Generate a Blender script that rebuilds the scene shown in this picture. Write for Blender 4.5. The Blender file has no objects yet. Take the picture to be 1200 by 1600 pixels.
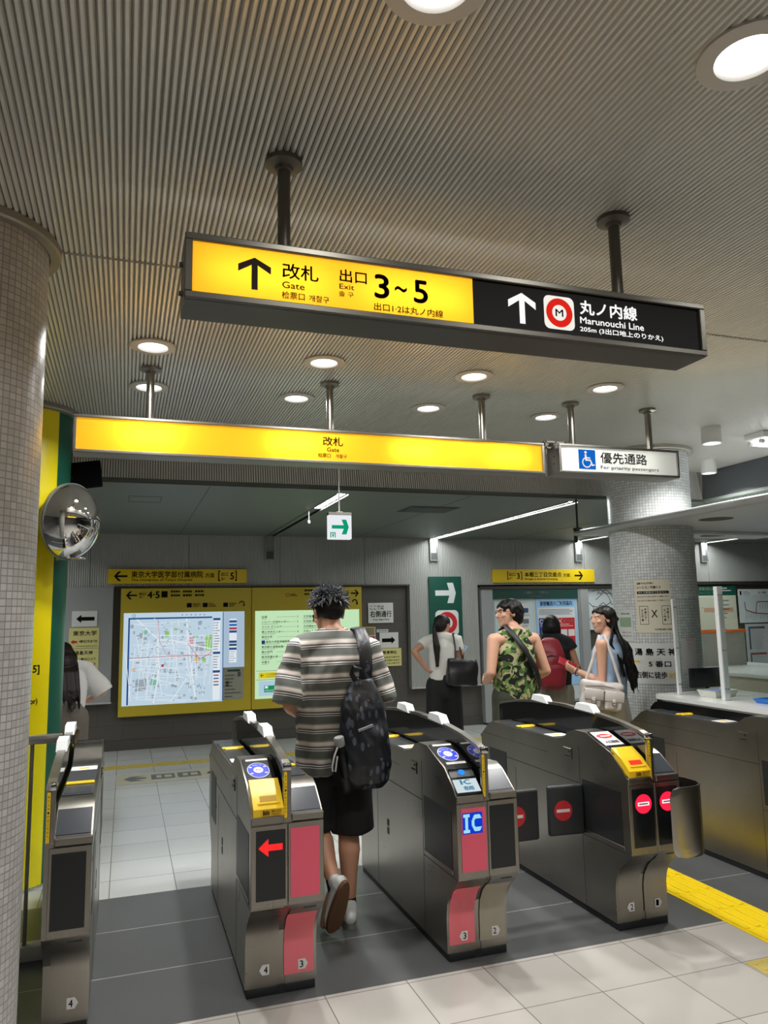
import bpy, bmesh, math, random
from mathutils import Vector, Matrix, noise
R = math.radians
scene = bpy.context.scene
COL = scene.collection
random.seed(7)

# ------------------------------------------------------------------ camera, world, exposure
def make_camera():
    f, yaw, pitch, roll = 1171.9, R(18.998), R(7.760), R(-1.122)
    cd = bpy.data.cameras.new('camera'); cam = bpy.data.objects.new('camera', cd); COL.objects.link(cam)
    cd.sensor_fit = 'VERTICAL'; cd.sensor_height = 24.0; cd.lens = 24.0 * f / 1600.0; cd.clip_start = 0.02
    fw = Vector((math.sin(yaw) * math.cos(pitch), math.cos(yaw) * math.cos(pitch), math.sin(pitch)))
    r = Vector((math.cos(yaw), -math.sin(yaw), 0)); u = r.cross(fw)
    r2 = r * math.cos(roll) + u * math.sin(roll); u2 = u * math.cos(roll) - r * math.sin(roll)
    M = Matrix((r2, u2, -fw)).transposed().to_4x4(); M.translation = (0, 0, 1.6)
    cam.matrix_world = M
    scene.camera = cam
make_camera()
world = bpy.data.worlds.new('world'); scene.world = world; world.use_nodes = True
world.node_tree.nodes['Background'].inputs[0].default_value = (0.6, 0.65, 0.7, 1)
world.node_tree.nodes['Background'].inputs[1].default_value = 0.05
scene.view_settings.view_transform = 'Standard'; scene.view_settings.look = 'None'
scene.view_settings.gamma = 1.0; scene.view_settings.exposure = 0.0
scene.view_settings.use_curve_mapping = False
scene.cycles.max_bounces = 8; scene.cycles.sample_clamp_indirect = 4.0
NEAR_W = 11.0          # the lamps above and behind the viewer
DOWN_W = 15.0          # watts of one recessed downlight
SLOT_E = 42.0          # emission of the slot lights in the lower ceiling
SIGN_W = 0.22           # multiplier for the lamps inside the light box signs

# ------------------------------------------------------------------ materials
def lin(c):
    if isinstance(c, str):
        c = c.lstrip('#'); c = [int(c[i:i + 2], 16) / 255 for i in (0, 2, 4)]
    return tuple(((v / 12.92) if v <= 0.04045 else ((v + 0.055) / 1.055) ** 2.4) for v in c) + (1,)
class NT:
    def __init__(s, name):
        s.m = bpy.data.materials.new(name); s.m.use_nodes = True; s.t = s.m.node_tree
        s.b = s.t.nodes['Principled BSDF']; s.out = s.t.nodes['Material Output']
    def n(s, typ, **k):
        nd = s.t.nodes.new(typ)
        for a, v in k.items():
            if a.startswith('i_'):
                key = a[2:]; key = int(key) if key.isdigit() else key.replace('_', ' ')
                nd.inputs[key].default_value = v
            else: setattr(nd, a, v)
        return nd
    def l(s, a, b): s.t.links.new(a, b)
    def math(s, op, a, b=None, c=None):
        nd = s.n('ShaderNodeMath', operation=op)
        for i, v in enumerate((a, b, c)):
            if v is None: continue
            if hasattr(v, 'is_output'): s.l(v, nd.inputs[i])
            else: nd.inputs[i].default_value = v
        return nd.outputs[0]
    def obj(s): return s.n('ShaderNodeTexCoord').outputs['Object']
    def mix(s, fac, a, b):
        nd = s.n('ShaderNodeMix', data_type='RGBA')
        for i, v in ((0, fac), (6, a), (7, b)):
            if hasattr(v, 'is_output'): s.l(v, nd.inputs[i])
            else: nd.inputs[i].default_value = v
        return nd.outputs[2]
_M = {}
def pbr(name, col, rough=.5, metal=0, spec=.5, var=0, vscale=6, stretch=None, bump=0, bscale=None, emit=0, emitcol=None, coat=0, trans=0, alpha=1):
    if name in _M: return _M[name]
    s = NT(name); b = s.b; c = lin(col)
    b.inputs['Base Color'].default_value = c; b.inputs['Roughness'].default_value = rough
    b.inputs['Metallic'].default_value = metal; b.inputs['Specular IOR Level'].default_value = spec
    b.inputs['Coat Weight'].default_value = coat; b.inputs['Transmission Weight'].default_value = trans
    b.inputs['Alpha'].default_value = alpha
    if emit:
        b.inputs['Emission Color'].default_value = lin(emitcol or col); b.inputs['Emission Strength'].default_value = emit
    if var or bump:
        mp = s.n('ShaderNodeMapping'); s.l(s.obj(), mp.inputs[0])
        if stretch: mp.inputs['Scale'].default_value = stretch
        nz = s.n('ShaderNodeTexNoise', i_Scale=vscale, i_Detail=5.0); s.l(mp.outputs[0], nz.inputs['Vector'])
        if var:
            d = tuple(max(0, x * (1 - var)) for x in c[:3]) + (1,); e = tuple(min(1, x * (1 + var)) for x in c[:3]) + (1,)
            s.l(s.mix(nz.outputs['Fac'], d, e), b.inputs['Base Color'])
        if bump:
            bp = s.n('ShaderNodeBump', i_Strength=bump, i_Distance=.004); s.l(nz.outputs['Fac'], bp.inputs['Height'])
            if bscale:
                n2 = s.n('ShaderNodeTexNoise', i_Scale=bscale, i_Detail=4.0); s.l(mp.outputs[0], n2.inputs['Vector']); s.l(n2.outputs['Fac'], bp.inputs['Height'])
            s.l(bp.outputs[0], b.inputs['Normal'])
    _M[name] = s.m
    return s.m
def glow(name, col, strength):
    if name in _M: return _M[name]
    s = NT(name); e = s.n('ShaderNodeEmission'); e.inputs[0].default_value = lin(col); e.inputs[1].default_value = strength
    s.l(e.outputs[0], s.out.inputs[0]); _M[name] = s.m; return s.m
def backlit(name, col, front=.35, own=.25):
    """acrylic sign face: lets the lamps behind it shine through, keeps a little even light of its own"""
    if name in _M: return _M[name]
    s = NT(name); c = lin(col)
    tr = s.n('ShaderNodeBsdfTranslucent'); tr.inputs[0].default_value = c
    df = s.n('ShaderNodeBsdfDiffuse'); df.inputs[0].default_value = c
    em = s.n('ShaderNodeEmission'); em.inputs[0].default_value = c; em.inputs[1].default_value = own
    mx = s.n('ShaderNodeMixShader', i_0=front); s.l(tr.outputs[0], mx.inputs[1]); s.l(df.outputs[0], mx.inputs[2])
    ad = s.n('ShaderNodeAddShader'); s.l(mx.outputs[0], ad.inputs[0]); s.l(em.outputs[0], ad.inputs[1])
    s.l(ad.outputs[0], s.out.inputs[0]); _M[name] = s.m; return s.m
def glass(name, col, tint=.85, refl=.12, rough=.02):
    """thin sheet: mostly see-through with a glossy skin"""
    if name in _M: return _M[name]
    s = NT(name); c = lin(col)
    t = s.n('ShaderNodeBsdfTransparent'); t.inputs[0].default_value = tuple(x * tint for x in c[:3]) + (1,)
    g = s.n('ShaderNodeBsdfGlossy'); g.inputs['Roughness'].default_value = rough; g.inputs[0].default_value = (.9, .92, .9, 1)
    lw = s.n('ShaderNodeLayerWeight', i_Blend=.5)
    f2 = s.math('MULTIPLY_ADD', s.math('POWER', lw.outputs['Facing'], 4.0), .7, refl)
    mx = s.n('ShaderNodeMixShader'); s.l(f2, mx.inputs[0]); s.l(t.outputs[0], mx.inputs[1]); s.l(g.outputs[0], mx.inputs[2])
    s.l(mx.outputs[0], s.out.inputs[0]); _M[name] = s.m; return s.m
def steel(name, col='#9a958c', rough=.3, axis='x', dirt=.18):
    if name in _M: return _M[name]
    s = NT(name); b = s.b; o = s.obj(); c = lin(col)
    mp = s.n('ShaderNodeMapping'); s.l(o, mp.inputs[0])
    mp.inputs['Scale'].default_value = {'x': (3, 3, 160), 'z': (160, 160, 3), 'y': (160, 3, 160)}[axis]
    nz = s.n('ShaderNodeTexNoise', i_Scale=2.0, i_Detail=3.0); s.l(mp.outputs[0], nz.inputs['Vector'])
    dn = s.n('ShaderNodeTexNoise', i_Scale=3.5, i_Detail=6.0, i_Roughness=.65); s.l(o, dn.inputs['Vector'])
    d = tuple(x * (1 - dirt) for x in c[:3]) + (1,); e = tuple(min(1, x * (1 + dirt)) for x in c[:3]) + (1,)
    s.l(s.mix(dn.outputs['Fac'], d, e), b.inputs['Base Color'])
    b.inputs['Metallic'].default_value = 1
    r = s.math('MULTIPLY_ADD', dn.outputs['Fac'], .22, rough - .1); r = s.math('MULTIPLY_ADD', nz.outputs['Fac'], .08, r); s.l(r, b.inputs['Roughness'])
    bp = s.n('ShaderNodeBump', i_Strength=.12, i_Distance=.001); s.l(nz.outputs['Fac'], bp.inputs['Height']); s.l(bp.outputs[0], b.inputs['Normal'])
    _M[name] = s.m; return s.m

# ------------------------------------------------------------------ mesh builder
ORG = {}
def org(o): return ORG.get(o.name, Vector((0, 0, 0))) if o else Vector((0, 0, 0))
class MB:
    def __init__(s): s.v = []; s.f = []; s.mi = []; s.uv = {}
    def add(s, vs, fs, mi=0):
        k = len(s.v); s.v += [Vector(v) for v in vs]
        for f in fs: s.f.append([i + k for i in f]); s.mi.append(mi)
        return s
    def box(s, x0, x1, y0, y1, z0, z1, mi=0):
        vs = [(x, y, z) for z in (z0, z1) for y in (y0, y1) for x in (x0, x1)]
        return s.add(vs, [(0, 2, 3, 1), (4, 5, 7, 6), (0, 1, 5, 4), (2, 6, 7, 3), (0, 4, 6, 2), (1, 3, 7, 5)], mi)
    def bm(s, b, mi=0, M=None):
        b.verts.ensure_lookup_table(); b.verts.index_update()
        s.add([(M @ v.co) if M else v.co.copy() for v in b.verts], [[v.index for v in f.verts] for f in b.faces], mi); b.free(); return s
    def rbox(s, x0, x1, y0, y1, z0, z1, r=.005, mi=0, seg=2, M=None):
        b = bmesh.new(); t = MB().box(x0, x1, y0, y1, z0, z1)
        vs = [b.verts.new(v) for v in t.v]
        for f in t.f: b.faces.new([vs[i] for i in f])
        bmesh.ops.bevel(b, geom=list(b.edges), offset=r, segments=seg, profile=.5, affect='EDGES', clamp_overlap=True)
        return s.bm(b, mi, M)
    def prism(s, pts, axis, a, b, mi=0):
        """closed outline extruded along an axis: x -> pts are (y,z); y -> (x,z); z -> (x,y)"""
        n = len(pts)
        def P(p, t): return {'x': (t, p[0], p[1]), 'y': (p[0], t, p[1]), 'z': (p[0], p[1], t)}[axis]
        vs = [P(p, a) for p in pts] + [P(p, b) for p in pts]
        fs = [list(range(n))[::-1], list(range(n, 2 * n))] + [(i, (i + 1) % n, n + (i + 1) % n, n + i) for i in range(n)]
        return s.add(vs, fs, mi)
    def strip(s, pts, axis, a, b, mi=0):
        """open outline extruded: a curved sheet"""
        n = len(pts)
        def P(p, t): return {'x': (t, p[0], p[1]), 'y': (p[0], t, p[1]), 'z': (p[0], p[1], t)}[axis]
        return s.add([P(p, a) for p in pts] + [P(p, b) for p in pts], [(i, i + 1, n + i + 1, n + i) for i in range(n - 1)], mi)
    def quad(s, a, b, c, d, mi=0): return s.add([a, b, c, d], [(0, 1, 2, 3)], mi)
    def poly(s, pts, mi=0): return s.add(pts, [list(range(len(pts)))], mi)
    def lathe(s, prof, cx, cy, n=32, mi=0, a0=0, a1=None):
        full = a1 is None; a1 = a1 if a1 is not None else 2 * math.pi
        m = n if full else n + 1; vs = []
        for i in range(m):
            a = a0 + (a1 - a0) * i / n
            for r, z in prof: vs.append((cx + r * math.cos(a), cy + r * math.sin(a), z))
        k = len(prof); fs = []
        for i in range(n):
            j = (i + 1) % m
            for q in range(k - 1): fs.append((i * k + q, j * k + q, j * k + q + 1, i * k + q + 1))
        return s.add(vs, fs, mi)
    def cyl(s, p, q, r, n=16, mi=0, r2=None):
        return s.limb([p, q], [r, r if r2 is None else r2], n=n, round_ends=False, mi=mi)
    def limb(s, pts, rad, n=14, round_ends=True, mi=0, flat=None, hint=None):
        """tapered tube along points; rad floats or (a,b) pairs; flat = (start,end) True cuts an end flat"""
        pts = [Vector(p) for p in pts]; rad = [r if isinstance(r, tuple) else (r, r) for r in rad]
        fl = flat or ((False, False) if round_ends else (True, True))
        T = []
        for i in range(len(pts)):
            a = pts[max(0, i - 1)]; b = pts[min(len(pts) - 1, i + 1)]; T.append((b - a).normalized())
        h = Vector(hint) if hint else (Vector((1, 0, 0)) if abs(T[0].x) < .8 else Vector((0, 1, 0)))
        X = (h - T[0] * h.dot(T[0])).normalized(); rings = []
        fr = []
        for t in T:
            X = (X - t * X.dot(t)).normalized(); fr.append((X.copy(), t.cross(X).normalized()))
        def ring(c, X, Y, ra, rb): return [c + X * (ra * math.cos(2 * math.pi * k / n)) + Y * (rb * math.sin(2 * math.pi * k / n)) for k in range(n)]
        if not fl[0]:
            e = min(rad[0])
            for a in (80, 55, 28): rings.append(ring(pts[0] - T[0] * e * math.sin(R(a)), *fr[0], rad[0][0] * math.cos(R(a)), rad[0][1] * math.cos(R(a))))
        for p, f, r in zip(pts, fr, rad): rings.append(ring(p, *f, *r))
        if not fl[1]:
            e = min(rad[-1])
            for a in (28, 55, 80): rings.append(ring(pts[-1] + T[-1] * e * math.sin(R(a)), *fr[-1], rad[-1][0] * math.cos(R(a)), rad[-1][1] * math.cos(R(a))))
        return s.rings(rings, mi)
    def rings(s, rings, mi=0, cap=True):
        n = len(rings[0]); vs = [p for r in rings for p in r]; fs = []
        for i in range(len(rings) - 1):
            for k in range(n): fs.append((i * n + k, i * n + (k + 1) % n, (i + 1) * n + (k + 1) % n, (i + 1) * n + k))
        if cap: fs.append(list(range(n))[::-1]); fs.append([(len(rings) - 1) * n + k for k in range(n)])
        return s.add(vs, fs, mi)
    def stack(s, secs, n=24, mi=0, e=2.0):
        """horizontal sections (z, cx, cy, rx, ry), superellipse exponent e"""
        rs = []
        for z, cx, cy, rx, ry in secs:
            r = []
            for k in range(n):
                a = 2 * math.pi * k / n; c, q = math.cos(a), math.sin(a)
                r.append(Vector((cx + rx * math.copysign(abs(c) ** (2 / e), c), cy + ry * math.copysign(abs(q) ** (2 / e), q), z)))
            rs.append(r)
        return s.rings(rs, mi)
    def ell(s, c, r, M=None, n=16, mi=0):
        b = bmesh.new(); bmesh.ops.create_uvsphere(b, u_segments=n, v_segments=max(6, n // 2), radius=1)
        S = Matrix.Diagonal((*r, 1)); X = Matrix.Translation(Vector(c)) @ (M.to_4x4() if M else Matrix.Identity(4)) @ S
        return s.bm(b, mi, X)
    def disc(s, c, rx, rz, y, n=28, mi=0):
        return s.poly([(c[0] + rx * math.cos(2 * math.pi * k / n), y, c[1] + rz * math.sin(2 * math.pi * k / n)) for k in range(n)], mi)
    def move(s, d):
        d = Vector(d); s.v = [v + d for v in s.v]; return s
    def xform(s, M): s.v = [M @ v for v in s.v]; return s
    def mesh(s, name, mats, o=Vector((0, 0, 0)), smooth=None):
        me = bpy.data.meshes.new(name)
        me.from_pydata([tuple(v - o) for v in s.v], [], s.f)
        for m in (mats if isinstance(mats, (list, tuple)) else [mats]): me.materials.append(m)
        me.polygons.foreach_set('material_index', s.mi)
        me.update()
        b = bmesh.new(); b.from_mesh(me); bmesh.ops.recalc_face_normals(b, faces=b.faces)
        if smooth is not None:
            for f in b.faces: f.smooth = True
            ca = math.cos(R(smooth))
            for e in b.edges:
                if len(e.link_faces) == 2: e.smooth = e.link_faces[0].normal.dot(e.link_faces[1].normal) > ca
                else: e.smooth = False
        b.to_mesh(me); b.free()
        return me
    def build(s, name, mats, parent=None, smooth=None, origin=None):
        o = org(parent) if parent else Vector(origin or (0, 0, 0))
        ob = bpy.data.objects.new(name, s.mesh(name, mats, o, smooth)); COL.objects.link(ob)
        if parent: ob.parent = parent
        else: ob.location = o
        ORG[ob.name] = o
        return ob
def tag(o, label, cat, group=None, kind=None):
    if label: o['label'] = label
    if cat: o['category'] = cat
    if group: o['group'] = group
    if kind: o['kind'] = kind
    return o
def thing(name, label, cat, loc=(0, 0, 0), group=None, kind=None):
    o = bpy.data.objects.new(name, None); COL.objects.link(o); o.location = loc; o.empty_display_size = .1
    ORG[o.name] = Vector(loc); return tag(o, label, cat, group, kind)
def struct(mb, name, mats, parent=None, smooth=None, label=None):
    o = mb.build(name, mats, parent, smooth)
    if not parent: o['kind'] = 'structure'
    if label: o['label'] = label
    return o
def lamp(name, kind, loc, power, col=(1, 1, 1), parent=None, **k):
    ld = bpy.data.lights.new(name, kind); ld.energy = power; ld.color = col
    for a, v in k.items(): setattr(ld, a, v)
    o = bpy.data.objects.new(name, ld); COL.objects.link(o); o.location = Vector(loc) - org(parent)
    if parent: o.parent = parent
    return o

# ------------------------------------------------------------------ lettering
_T = {}
def glyphs(txt, bold=0, res=2):
    k = (txt, bold, res)
    if k not in _T:
        c = bpy.data.curves.new('lettering', 'FONT'); c.body = txt; c.resolution_u = res; c.offset = bold
        ob = bpy.data.objects.new('lettering', c); me = bpy.data.meshes.new_from_object(ob)
        vs = [(v.co.x, v.co.y) for v in me.vertices]; fs = [list(p.vertices) for p in me.polygons]
        bpy.data.objects.remove(ob); bpy.data.curves.remove(c); bpy.data.meshes.remove(me)
        x0 = min(v[0] for v in vs); x1 = max(v[0] for v in vs); y0 = min(v[1] for v in vs); y1 = max(v[1] for v in vs)
        _T[k] = ([((x - x0) / (x1 - x0), (y - y0) / (y1 - y0)) for x, y in vs], fs, (x1 - x0) / (y1 - y0))
    return _T[k]
def write(mb, txt, rect, Y, mi=0, bold=0, res=2, fn=None):
    """text fitted into the rectangle (x0,x1,z0,z1) of the plane y=Y facing the viewer; x1 None keeps the aspect"""
    vs, fs, asp = glyphs(txt, 0, res); x0, x1, z0, z1 = rect
    if x1 is None: x1 = x0 + asp * (z1 - z0)
    fn = fn or (lambda a, b: (a, Y, b))
    h = min(max(bold, .017), .028) * (z1 - z0)
    for dx, dz in ((-h, 0), (h, 0), (0, h), (0, -h)):
        mb.add([fn(x0 + h + (x1 - x0 - 2 * h) * a + dx, z0 + h + (z1 - z0 - 2 * h) * b + dz) for a, b in vs], fs, mi)
def arrow(mb, rect, Y, direction, w=.2, mi=0, head=.5, solid=False):
    """sign arrow with open barbs (or a solid head)"""
    x0, x1, z0, z1 = rect
    if solid:
        p = [(0, .5 - w / 2), (1 - head, .5 - w / 2), (1 - head, 0), (1, .5), (1 - head, 1), (1 - head, .5 + w / 2), (0, .5 + w / 2)]
    else:
        k = w * .9
        p = [(0, .5 - w / 2), (1 - w * 1.25, .5 - w / 2), (1 - head - k * .3, 0), (1 - head + k * 1.0, 0), (1, .5), (1 - head + k * 1.0, 1), (1 - head - k * .3, 1), (1 - w * 1.25, .5 + w / 2), (0, .5 + w / 2)]
    def tr(a, b):
        if direction == 'r': u, v = a, b
        elif direction == 'l': u, v = 1 - a, 1 - b
        elif direction == 'u': u, v = 1 - b, a
        else: u, v = b, 1 - a
        return (x0 + (x1 - x0) * u, Y, z0 + (z1 - z0) * v)
    q = [tr(*a) for a in p]
    n = len(q)
    if solid: mb.add(q, [(0, 1, 5, 6), (2, 3, 4, 5, 1)][:1] + [(1, 2, 3), (1, 3, 5), (5, 3, 4)], mi)
    else: mb.add(q, [(0, 1, 7, 8), (1, 2, 3, 4), (1, 4, 7), (7, 4, 5, 6)], mi)
def rect(mb, r, Y, mi=0): x0, x1, z0, z1 = r; mb.quad((x0, Y, z0), (x1, Y, z0), (x1, Y, z1), (x0, Y, z1), mi)
def lines(mb, r, Y, rows, mi=0, fill=.55, seed=1, mind=.55):
    """small print that the photo shows only as lines"""
    g = random.Random(seed); x0, x1, z0, z1 = r; h = (z1 - z0) / rows
    for i in range(rows):
        z = z1 - h * (i + .5); x = x0; e = x0 + (x1 - x0) * g.uniform(mind, 1)
        while x < e:
            w = h * fill * g.uniform(.7, 1.3); rect(mb, (x, min(x + w, e), z - h * fill / 2, z + h * fill / 2), Y, mi); x += w * 1.25

# ------------------------------------------------------------------ shared materials
INK = pbr('black_ink', '#141312', .8, spec=.1)
WHITE = pbr('white_paint', '#e4e4e0', .45)
STEEL = steel('brushed_steel', '#99958d', .26, 'x')
STEELZ = steel('brushed_steel_upright', '#98948c', .26, 'z')
ALU = steel('sign_aluminium', '#8f8c86', .38, 'x', .06)
DARKALU = pbr('dark_bronze_aluminium', '#55524b', .38, .75, var=.08)
BLACKGLOSS = pbr('black_gloss', '#0b0c0e', .3, spec=.3)
BLACK = pbr('black_plastic', '#151517', .45)
RUBBER = pbr('black_rubber', '#1c1e20', .6, var=.2)
YELLOW = pbr('sign_yellow', '#e6c313', .4)
PAPER = pbr('white_paper', '#d9d8d4', .6)
CREAM = pbr('cream_paper', '#d8cf88', .6)
RED = pbr('red_print', '#c2222c', .5)
BLUE = pbr('blue_print', '#1c4fb8', .5)
GREEN = pbr('dark_green_print', '#0b4a3c', .45)
GREYINK = pbr('grey_ink', '#5a5c5e', .6)
SKYB = pbr('pale_blue_print', '#9cc4e8', .5)
# ------------------------------------------------------------------ structure: floor
def tile_material(name, ox, oy, pitch, base, grout, var=.06, rough=.22):
    s = NT(name); o = s.obj(); mp = s.n('ShaderNodeMapping'); s.l(o, mp.inputs[0]); mp.inputs['Location'].default_value = (-ox, -oy, 0)
    b = s.n('ShaderNodeTexBrick', offset=0.0, squash=1.0); b.inputs['Scale'].default_value = 1; b.inputs['Brick Width'].default_value = pitch
    b.inputs['Row Height'].default_value = pitch; b.inputs['Mortar Size'].default_value = .0022; b.inputs['Mortar Smooth'].default_value = .1
    c = lin(base)
    b.inputs['Color1'].default_value = tuple(x * (1 - var) for x in c[:3]) + (1,); b.inputs['Color2'].default_value = tuple(min(1, x * (1 + var)) for x in c[:3]) + (1,)
    b.inputs['Mortar'].default_value = lin(grout); s.l(mp.outputs[0], b.inputs['Vector'])
    nz = s.n('ShaderNodeTexNoise', i_Scale=1.3, i_Detail=6.0); s.l(o, nz.inputs['Vector'])
    f = s.math('MULTIPLY_ADD', nz.outputs['Fac'], .12, .0)
    s.l(s.mix(f, b.outputs['Color'], lin('#8d8a84')), s.b.inputs['Base Color'])
    s.l(s.math('MULTIPLY_ADD', nz.outputs['Fac'], .06, rough - .02), s.b.inputs['Roughness'])
    bp = s.n('ShaderNodeBump', i_Strength=.25, i_Distance=.002, invert=True); s.l(b.outputs['Fac'], bp.inputs['Height']); s.l(bp.outputs[0], s.b.inputs['Normal'])
    return s.m
TILE_FRONT = tile_material('pale_floor_tile_near', 2.32, 2.945, .37, '#bdb8b1', '#6f6a64')
TILE_BACK = tile_material('pale_floor_tile_far', -.05, 6.71, .38, '#b9bab8', '#54524f')
def dark_floor():
    s = NT('dark_stone_floor'); o = s.obj()
    b = s.n('ShaderNodeTexBrick', offset=0.0); b.inputs['Scale'].default_value = 1; b.inputs['Brick Width'].default_value = 60; b.inputs['Row Height'].default_value = .53
    b.inputs['Mortar Size'].default_value = .0028; b.inputs['Color1'].default_value = lin('#4d4f50'); b.inputs['Color2'].default_value = lin('#535556'); b.inputs['Mortar'].default_value = lin('#b8b5ad')
    mp = s.n('ShaderNodeMapping'); mp.inputs['Location'].default_value = (30, -3.32, 0); s.l(o, mp.inputs[0]); s.l(mp.outputs[0], b.inputs['Vector'])
    nz = s.n('ShaderNodeTexNoise', i_Scale=260.0, i_Detail=2.0); s.l(o, nz.inputs['Vector'])
    st = s.n('ShaderNodeTexNoise', i_Scale=2.2, i_Detail=6.0); s.l(o, st.inputs['Vector'])
    c = s.mix(s.math('MULTIPLY', nz.outputs['Fac'], .5), b.outputs['Color'], lin('#4c4e50'))
    c = s.mix(s.math('MULTIPLY', st.outputs['Fac'], .25), c, lin('#6c6b67')); s.l(c, s.b.inputs['Base Color']); s.b.inputs['Roughness'].default_value = .38
    return s.m
DARKFLOOR = dark_floor()
XL, XR, YB, YF = -4.0, 11.5, -4.0, 10.1
fm = MB()
fm.quad((XL, YB, 0), (XR, YB, 0), (XR, 3.34, 0), (XL, 3.34, 0), 0)
fm.quad((XL, 3.34, 0), (XR, 3.34, 0), (XR, 4.88, 0), (XL, 4.88, 0), 1)
fm.quad((XL, 4.88, 0), (XR, 4.88, 0), (XR, YF + .1, 0), (XL, YF + .1, 0), 2)
struct(fm, 'floor', [TILE_FRONT, DARKFLOOR, TILE_BACK], label='station concourse floor of pale tiles with a dark stone band under the gates')

# tactile paving
TACT = pbr('tactile_yellow', '#f2d100', .4, var=.06, vscale=20)
TACT_OLD = pbr('worn_tactile_yellow', '#b3a04c', .5, var=.2, vscale=14)
def bar_tile(x0, y0, w, l, n, along, h=.005):
    m = MB(); m.box(x0, x0 + w, y0, y0 + l, 0.0002, .003)
    for k in range(n):
        if along == 'y':
            c = x0 + w * (k + .5) / n; m.rbox(c - .017, c + .017, y0 + .012, y0 + l - .012, .002, .003 + h, .004, 0, 1)
        else:
            c = y0 + l * (k + .5) / n; m.rbox(x0 + .012, x0 + w - .012, c - .017, c + .017, .002, .003 + h, .004, 0, 1)
    return m
y = 3.455 - .255 * 9; k = 0
while y < 6.0:
    o = bar_tile(2.955, y + .001, .285, .253, 4, 'y').build('tactile_tile', TACT, origin=(3.1, y + .127, 0))
    pos = 'beside the gates in the wide lane' if y > 3.3 else 'on the pale floor this side of the gates'
    tag(o, 'bright yellow tactile guide tile with raised bars in the wide priority lane', 'tactile tile', 'yellow guide tiles of the wide lane', 'structure'); y += .255
m = MB(); m.box(2.70, 2.99 + .0, 2.65, 2.935, .0002, .003)
for i in range(5):
    for j in range(5): m.lathe([(.016, .003), (.013, .006), (.001, .0065)], 2.73 + .057 * i, 2.68 + .057 * j, 10)
tag(m.build('tactile_tile', TACT_OLD, origin=(2.84, 2.8, 0)), 'worn dull yellow warning tile with round studs at lower right', 'tactile tile', kind='structure')
x = -2.55
while x < 8.5:
    m = MB(); m.box(x + .002, x + .286, 8.86, 9.07, .0002, .003)
    for k in range(4): m.rbox(x + .015, x + .275, 8.885 + .048 * k, 8.91 + .048 * k, .002, .007, .003, 0, 1)
    tag(m.build('tactile_tile', TACT_OLD, origin=(x + .145, 8.965, 0)), 'dull yellow guide tile of the strip along the far wall', 'tactile tile', 'guide strip along the far wall', 'structure'); x += .2895
# floor guidance sticker
fs = thing('floor_sticker', 'long beige direction sticker with a left arrow flat on the pale floor', 'floor sign', (.4, 8.26, 0))
MB().box(-.05, 1.15, 8.01, 8.51, .0005, .0025).build('sheet', pbr('beige_vinyl', '#a9a48c', .4), fs)
m = MB(); fl = lambda a, b: (a, b, .0035)
m.poly([fl(0.0 + .02, 8.27), fl(.09, 8.38), fl(.22, 8.38), fl(.13, 8.32), fl(.24, 8.30), fl(.24, 8.24), fl(.13, 8.22), fl(.22, 8.14), fl(.09, 8.14)])
m.build('arrow_print', GREYINK, fs)
m = MB()
for a in (.29, .55):
    m.quad(fl(a, 8.16), fl(a + .23, 8.16), fl(a + .23, 8.4), fl(a, 8.4)); m.quad(*[(p[0], p[1], .0042) for p in (fl(a + .05, 8.22), fl(a + .1, 8.22), fl(a + .1, 8.34), fl(a + .05, 8.34))], 1)
    m.quad(*[(p[0], p[1], .0042) for p in (fl(a + .13, 8.22), fl(a + .2, 8.22), fl(a + .2, 8.34), fl(a + .13, 8.34))], 1)
write(m, '4·5', (.84, 1.1, 8.16, 8.4), 0, 0, fn=lambda a, b: (a, b, .0035))
m.build('print', [GREYINK, pbr('beige_vinyl', '#a9a48c', .4)], fs)

# ------------------------------------------------------------------ structure: walls and columns
def ribbed(name, col, pitch, rough=.45, metal=.0, bumpd=.004):
    s = NT(name); o = s.obj(); sx = s.n('ShaderNodeSeparateXYZ'); s.l(o, sx.inputs[0])
    w = s.math('SINE', s.math('MULTIPLY', sx.outputs[0], 2 * math.pi / pitch))
    nz = s.n('ShaderNodeTexNoise', i_Scale=2.0, i_Detail=5.0); s.l(o, nz.inputs['Vector'])
    c = lin(col); s.l(s.mix(nz.outputs['Fac'], tuple(x * .85 for x in c[:3]) + (1,), tuple(x * 1.12 for x in c[:3]) + (1,)), s.b.inputs['Base Color'])
    s.b.inputs['Roughness'].default_value = rough; s.b.inputs['Metallic'].default_value = metal
    bp = s.n('ShaderNodeBump', i_Strength=.8, i_Distance=bumpd); s.l(w, bp.inputs['Height']); s.l(bp.outputs[0], s.b.inputs['Normal'])
    return s.m
WALLPANEL = ribbed('ribbed_aluminium_panel', '#a8a8a5', .026, .45, .1)
SMOOTHPANEL = pbr('grey_enamel_panel', '#9b9d9e', .4, .05, var=.05, vscale=2)
def wall_tiles():
    s = NT('dark_wall_tile'); o = s.obj(); mp = s.n('ShaderNodeMapping'); s.l(o, mp.inputs[0]); mp.inputs['Rotation'].default_value = (R(90), 0, 0)
    b = s.n('ShaderNodeTexBrick', offset=.5); b.inputs['Scale'].default_value = 1; b.inputs['Brick Width'].default_value = .6; b.inputs['Row Height'].default_value = .3
    b.inputs['Mortar Size'].default_value = .002; b.inputs['Color1'].default_value = lin('#524e49'); b.inputs['Color2'].default_value = lin('#57534e'); b.inputs['Mortar'].default_value = lin('#3c3935')
    s.l(mp.outputs[0], b.inputs['Vector']); s.l(b.outputs['Color'], s.b.inputs['Base Color']); s.b.inputs['Roughness'].default_value = .4
    return s.m
DARKTILE = wall_tiles()
PLASTER = pbr('grey_wall', '#8c8b88', .6, var=.06)
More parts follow.
